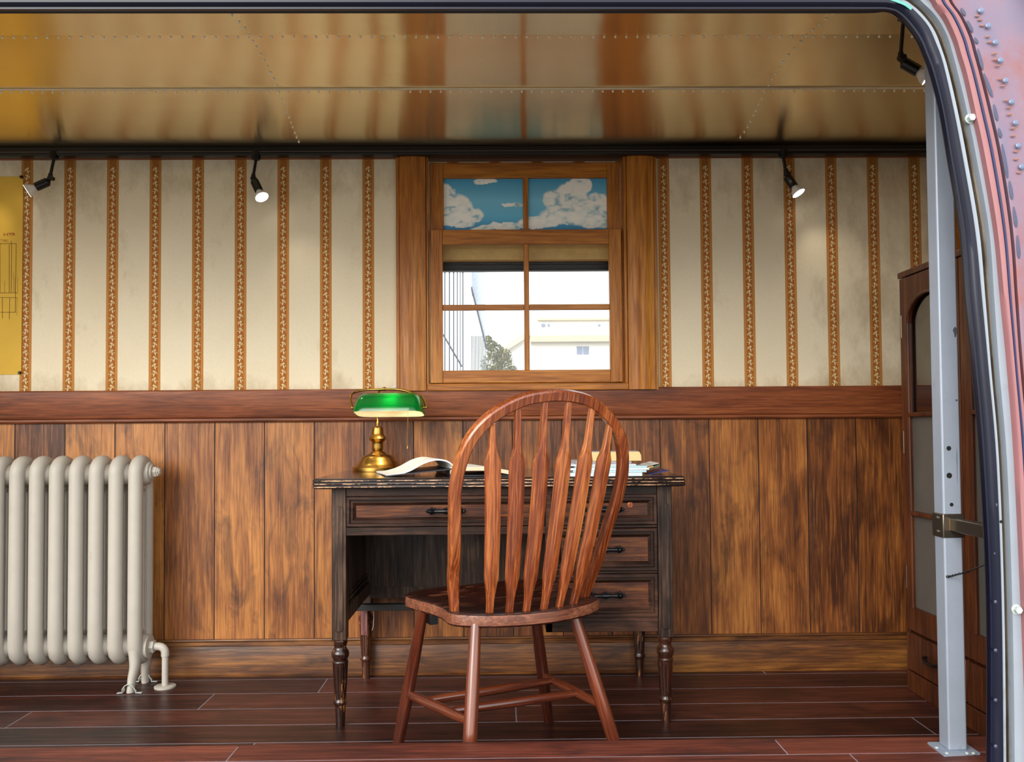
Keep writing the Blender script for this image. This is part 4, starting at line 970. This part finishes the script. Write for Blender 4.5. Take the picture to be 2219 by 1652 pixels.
for px, py, w_, h_ in ((2070, 720, .006, .012), (2073, 868, .004, .002), (2074, 1010, .0008, .04)):
    c = aty(px, py, PY0-.0003); b = MB()
    n_ = 9; b.add([(c.x+w_*math.cos(2*PI*i/n_)*(.7+.3*math.sin(i*2.1)), c.y, c.z+h_*math.sin(2*PI*i/n_)) for i in range(n_)], [tuple(range(n_))])
    obj('scuff', b, plain('dark_scuff', (60, 62, 76), .8), t, smooth=0)
z1, z0 = aty(2055, 1114, PY0).z, aty(2055, 1166, PY0).z
b = MB(); b.box(PX0-.003, PX0+W+.003, PY0-.003, PY0+W+.003, z0, z1); br = obj('bracket', b, 'brushed', t, bevel=.002, label='bare steel collar with rust stains')
for zz in (z0+.012, z1-.010):
    b = MB(); b.sph((PX0-.004, PY0+.018, zz), .0045, 10, 0, (.6, 1, 1)); obj('rivet', b, 'brushed', br)
b = MB(); am = (z0+z1)/2+.003; ax = PX0+.024
b.box(ax-.0125, ax+.0125, -1.375, PY0-.003, am-.014, am+.014); obj('arm', b, 'brushed', t, bevel=.002)
b = MB(); b.lathe([(.018, 0), (.016, .003)], (ax, PY0-.003, am), (0, -1, 0), 4, ref=(1, 0, 1)); obj('weld', b, 'rust', t, label='rusty weld bead')
wp = [aty(2053, 1250, PY0-.004), aty(2060, 1249, PY0-.008), aty(2075, 1245, PY0-.02), aty(2095, 1240, PY0-.05), aty(2115, 1232, PY0-.08), aty(2145, 1220, PY0-.13)]
ws = spline(wp, 8); b = MB()
for ph in (0, PI):
    b.sweep([p+Vector((0, .0016*math.sin(i*.9+ph), .0016*math.cos(i*.9+ph)))*(1 if i < 28 else .2) for i, p in enumerate(ws)], circ(.0011, 6), up=(0, 1, 0))
b.sph(tuple(wp[0]), .003, 8)
obj('twisted_wire', b, 'black', label='short twisted black wire stretched from the steel post to the rubber seal', cat='wire', origin=wp[0])

# ------------------------------------------------------------------ door surround and trailer skin
DY = -1.40
def curve(pts, k=6, d=0):
    P_ = [aty(px, py, DY-d) for px, py in pts]; return spline(P_, k)
G_L = [(-900, 24), (600, 23), (1500, 23), (1860, 23), (1922, 24), (1949, 36), (1973, 62), (1991, 89), (2004, 120), (2018, 158), (2038, 236), (2056, 340), (2083, 500), (2095, 650), (2110, 800), (2127, 1000), (2141, 1300), (2142, 1652), (2140, 2100)]
G_R = [(-900, -3), (600, -3), (1500, -3), (1860, -3), (1935, 2), (1962, 13), (1988, 36), (2009, 62), (2024, 95), (2040, 140), (2062, 236), (2082, 340), (2109, 500), (2124, 650), (2138, 800), (2155, 1000), (2166, 1300), (2170, 1652), (2172, 2100)]
G_2 = [(-900, -28), (600, -28), (1500, -28), (1880, -25), (1970, -10), (2004, 12), (2030, 40), (2050, 75), (2062, 112), (2074, 158), (2093, 236), (2114, 340), (2142, 500), (2153, 650), (2163, 800), (2180, 1000), (2191, 1300), (2196, 1652), (2198, 2100)]
G_P = [(-900, -55), (600, -55), (1500, -55), (1900, -50), (2005, -22), (2034, 10), (2054, 38), (2073, 80), (2084, 116), (2097, 160), (2114, 236), (2136, 340), (2163, 500), (2178, 650), (2193, 800), (2208, 1000), (2222, 1300), (2235, 1652), (2240, 2100)]
sh_ = lambda c, dx: [(x+dx*min(1, max(0, (x-1800)/200)), y-dx*max(0, 1-max(0, (x-1800)/200))) for x, y in c]
def band(name, A, B, sec, mat, back=.03, pl=None, **k):
    """sec: list of (fraction across, y offset towards the camera)"""
    dm = sec[len(sec)//2][1] if pl is None else pl; a = curve(A, 6, dm); c = curve(B, 6, dm); b = MB(); sec = [(f, d-dm) for f, d in sec]; back += dm
    rs = [[p.lerp(q, f)+Vector((0, -d, 0)) for f, d in sec]+[q+Vector((0, back, 0)), p+Vector((0, back, 0))] for p, q in zip(a, c)]
    b.rings(rs); return b
rb = root('rubber_seal', 'blue black rubber seal running round the curved edge of the doorway', 'seal', (.9, DY, -.4))
hr = [(0, .008), (0, .010), (.06, .014), (.2, .022), (.4, .028), (.6, .028), (.8, .020), (.94, .013), (1, .008)]
rm = band('seal', G_L, G_R, hr, 'rubber', -.020, .013); obj('tube', rm, 'rubber', rb, smooth=50)
lipc = [(x+(0 if x < 1800 else -3), y+(4 if x < 1900 else 0)) for x, y in G_L]
b = band('lip', lipc, [(x+(0 if x < 1800 else 3), y-(5 if x < 1900 else 0)) for x, y in G_L], [(0, 0), (.5, .006), (1, 0)], 'rubberflat', 0, .004); obj('inner_lip', b, 'rubberflat', rb, smooth=50)
b = MB()
for py in (1095, 1200, 1305, 1410, 1518, 1618):
    c = aty(2158, py, DY-.026); b.sph(tuple(c), .004, 10, 0, (1, .5, 1))
obj('stud', b, plain('dark_stud', (62, 64, 84), .35), rb)
b = MB(); pp = [aty(1930, -2, DY-.024), aty(1945, 3, DY-.030), aty(1962, 10, DY-.031), aty(1975, 20, DY-.030)]
b.sweep(spline(pp, 4), chbox(.003, .001, .0004), up=(0, 1, 0)); obj('patina_streak', b, 'patina', rb, label='turquoise worn streak')
def smid(A, B, f): return [(a[0]+(b_[0]-a[0])*f, a[1]+(b_[1]-a[1])*f) for a, b_ in zip(A, B)]
struct('trim_7', band('j', G_R, smid(G_R, G_2, .50), [(0, .0), (.1, .012), (.8, .014), (1, .006)], 'jamb'), 'jamb', smooth=50)
struct('trim_8', band('j', smid(G_R, G_2, .50), G_2, [(0, .006), (.2, .002), (.6, .002), (.85, .006), (1, .010)], 'groove'), 'groove', smooth=50)
jm = struct('trim_9', band('j', G_2, G_P, [(0, .006), (.08, .016), (.9, .016), (1, .010)], 'jamb'), 'jamb', smooth=50)
for px, py in ((2104, 256), (2205, 1322)):
    c = aty(px, py, DY-.02); b = MB(); b.lathe([(.0075, -.012), (.0078, .004), (.0070, .0065)], c, (0, -1, 0), 6); b.lathe([(.0100, -.006), (.0100, -.003)], c, (0, -1, 0), 20); obj('bolt', b, 'bolt', jm, label='pale hexagonal bolt head', smooth=30)
b = MB(); c = aty(2170, 1131, DY-.0145); b.lathe([(.003, -.002), (.003, .0002), (.0001, .0003)], c, (0, -1, 0), 12); obj('hole', b, 'blackhole', jm)
wf = None
K0 = [(x+d, y) for (x, y), d in zip(G_P, [0]*4+[25, 30, 30, 30, 29, 28, 30, 31, 28, 24, 20, 24, 26, 26, 26])]
K0 = [(x, y-30) if i < 4 else (x, y-(12 if i == 4 else 0)) for i, (x, y) in enumerate(K0)]
wall = MB(); bb = band('p', G_P, K0, [(0, .006), (.06, .030), (.30, .034), (.9, .034), (1, .026)], 'pink')
struct('wall_front', bb, 'pink', smooth=50)
B0_, B1_ = smid(G_P, K0, .44), smid(G_P, K0, .64)
struct('trim_10', band('bl', B0_, B1_, [(0, .0345), (.1, .0365), (.9, .0365), (1, .0345)], 'blueline'), 'blueline', smooth=50)
K1 = [(x+(6 if x > 1950 else 0), y-(8 if x < 1950 else 0)) for x, y in K0]
struct('trim_11', band('k', K0, K1, [(0, .0), (.5, -.004), (1, .0)], 'groove'), plain('dark_seam', (70, 48, 30), .6), smooth=50)
# riveted outer skin wrapping away from the seam
a = curve(K1, 6, .032); b = MB(); rs = []
for p in a:
    cen = Vector((.15, DY, .4)); d = (p-cen); d.y = 0; d.normalize()
    row = []
    for s_ in (0, .006, .03, .10, .22, .38, .55): row.append(p+d*s_+Vector((0, .002-.002*(s_ > 0)+1.1*s_*s_, 0)))
    row += [p+d*.55+Vector((0, .38, 0)), p+Vector((0, .06, 0))]
    rs.append(row)
b.rings(rs); sk = struct('wall_front', b, 'skin', smooth=50)
def onskin(px, py, ex=0):
    return aty(px, py, DY-.0325-ex)
riv = [(2129, 20), (2145, 53), (2161, 89), (2172, 128), (2183, 172), (2196, 219), (2205, 264), (2211, 314), (2218, 360)]
b = MB()
for px, py in riv:
    c = onskin(px, py, .006); b.sph((c.x, c.y+.005, c.z), .0060, 12, 0, (1, .3, 1))
obj('rivet', b, plain('blue_grey_rivet', (108, 118, 142), .4, .4), sk, label='row of blue grey rivets', kind=None)
b = MB()
for i in range(18):
    t_ = i/17; f = spline([(p[0], p[1], 0) for p in riv], 3)[min(24, int(t_*24))]
    c = onskin(f.x-9+(i % 2)*2, f.y+13, .004); b.sph((c.x, c.y+.003, c.z), .0040, 8, 0, (1.3, .25, .6))
obj('paint_chip', b, plain('orange_chip', (136, 90, 78), .6), sk, label='orange paint chips beside the rivets')
sl = [((2083, 17), (2092, 33)), ((2096, 44), (2108, 69)), ((2112, 81), (2119, 94)), ((2119, 105), (2130, 150)), ((2132, 158), (2151, 210)), ((2154, 226), (2162, 261)), ((2164, 277), (2170, 298)), ((2172, 312), (2184, 385)), ((2188, 392), (2194, 432)), ((2197, 448), (2203, 492)), ((2205, 510), (2209, 560))]
b = MB()
for p, q in sl:
    p = onskin(*p, .001); q = onskin(*q, .001); m_ = (p+q)/2; b.sweep([p, p.lerp(q, .25), m_, p.lerp(q, .8), q], circ(.0034, 8), up=(0, 1, 0), scale=[(.3, .12), (.8, .2), (1, .2), (1, .2), (.4, .12)])
obj('slot', b, plain('blue_grey_slot', (70, 74, 98), .6, .1), sk, label='dashed blue grey slots along the seam')
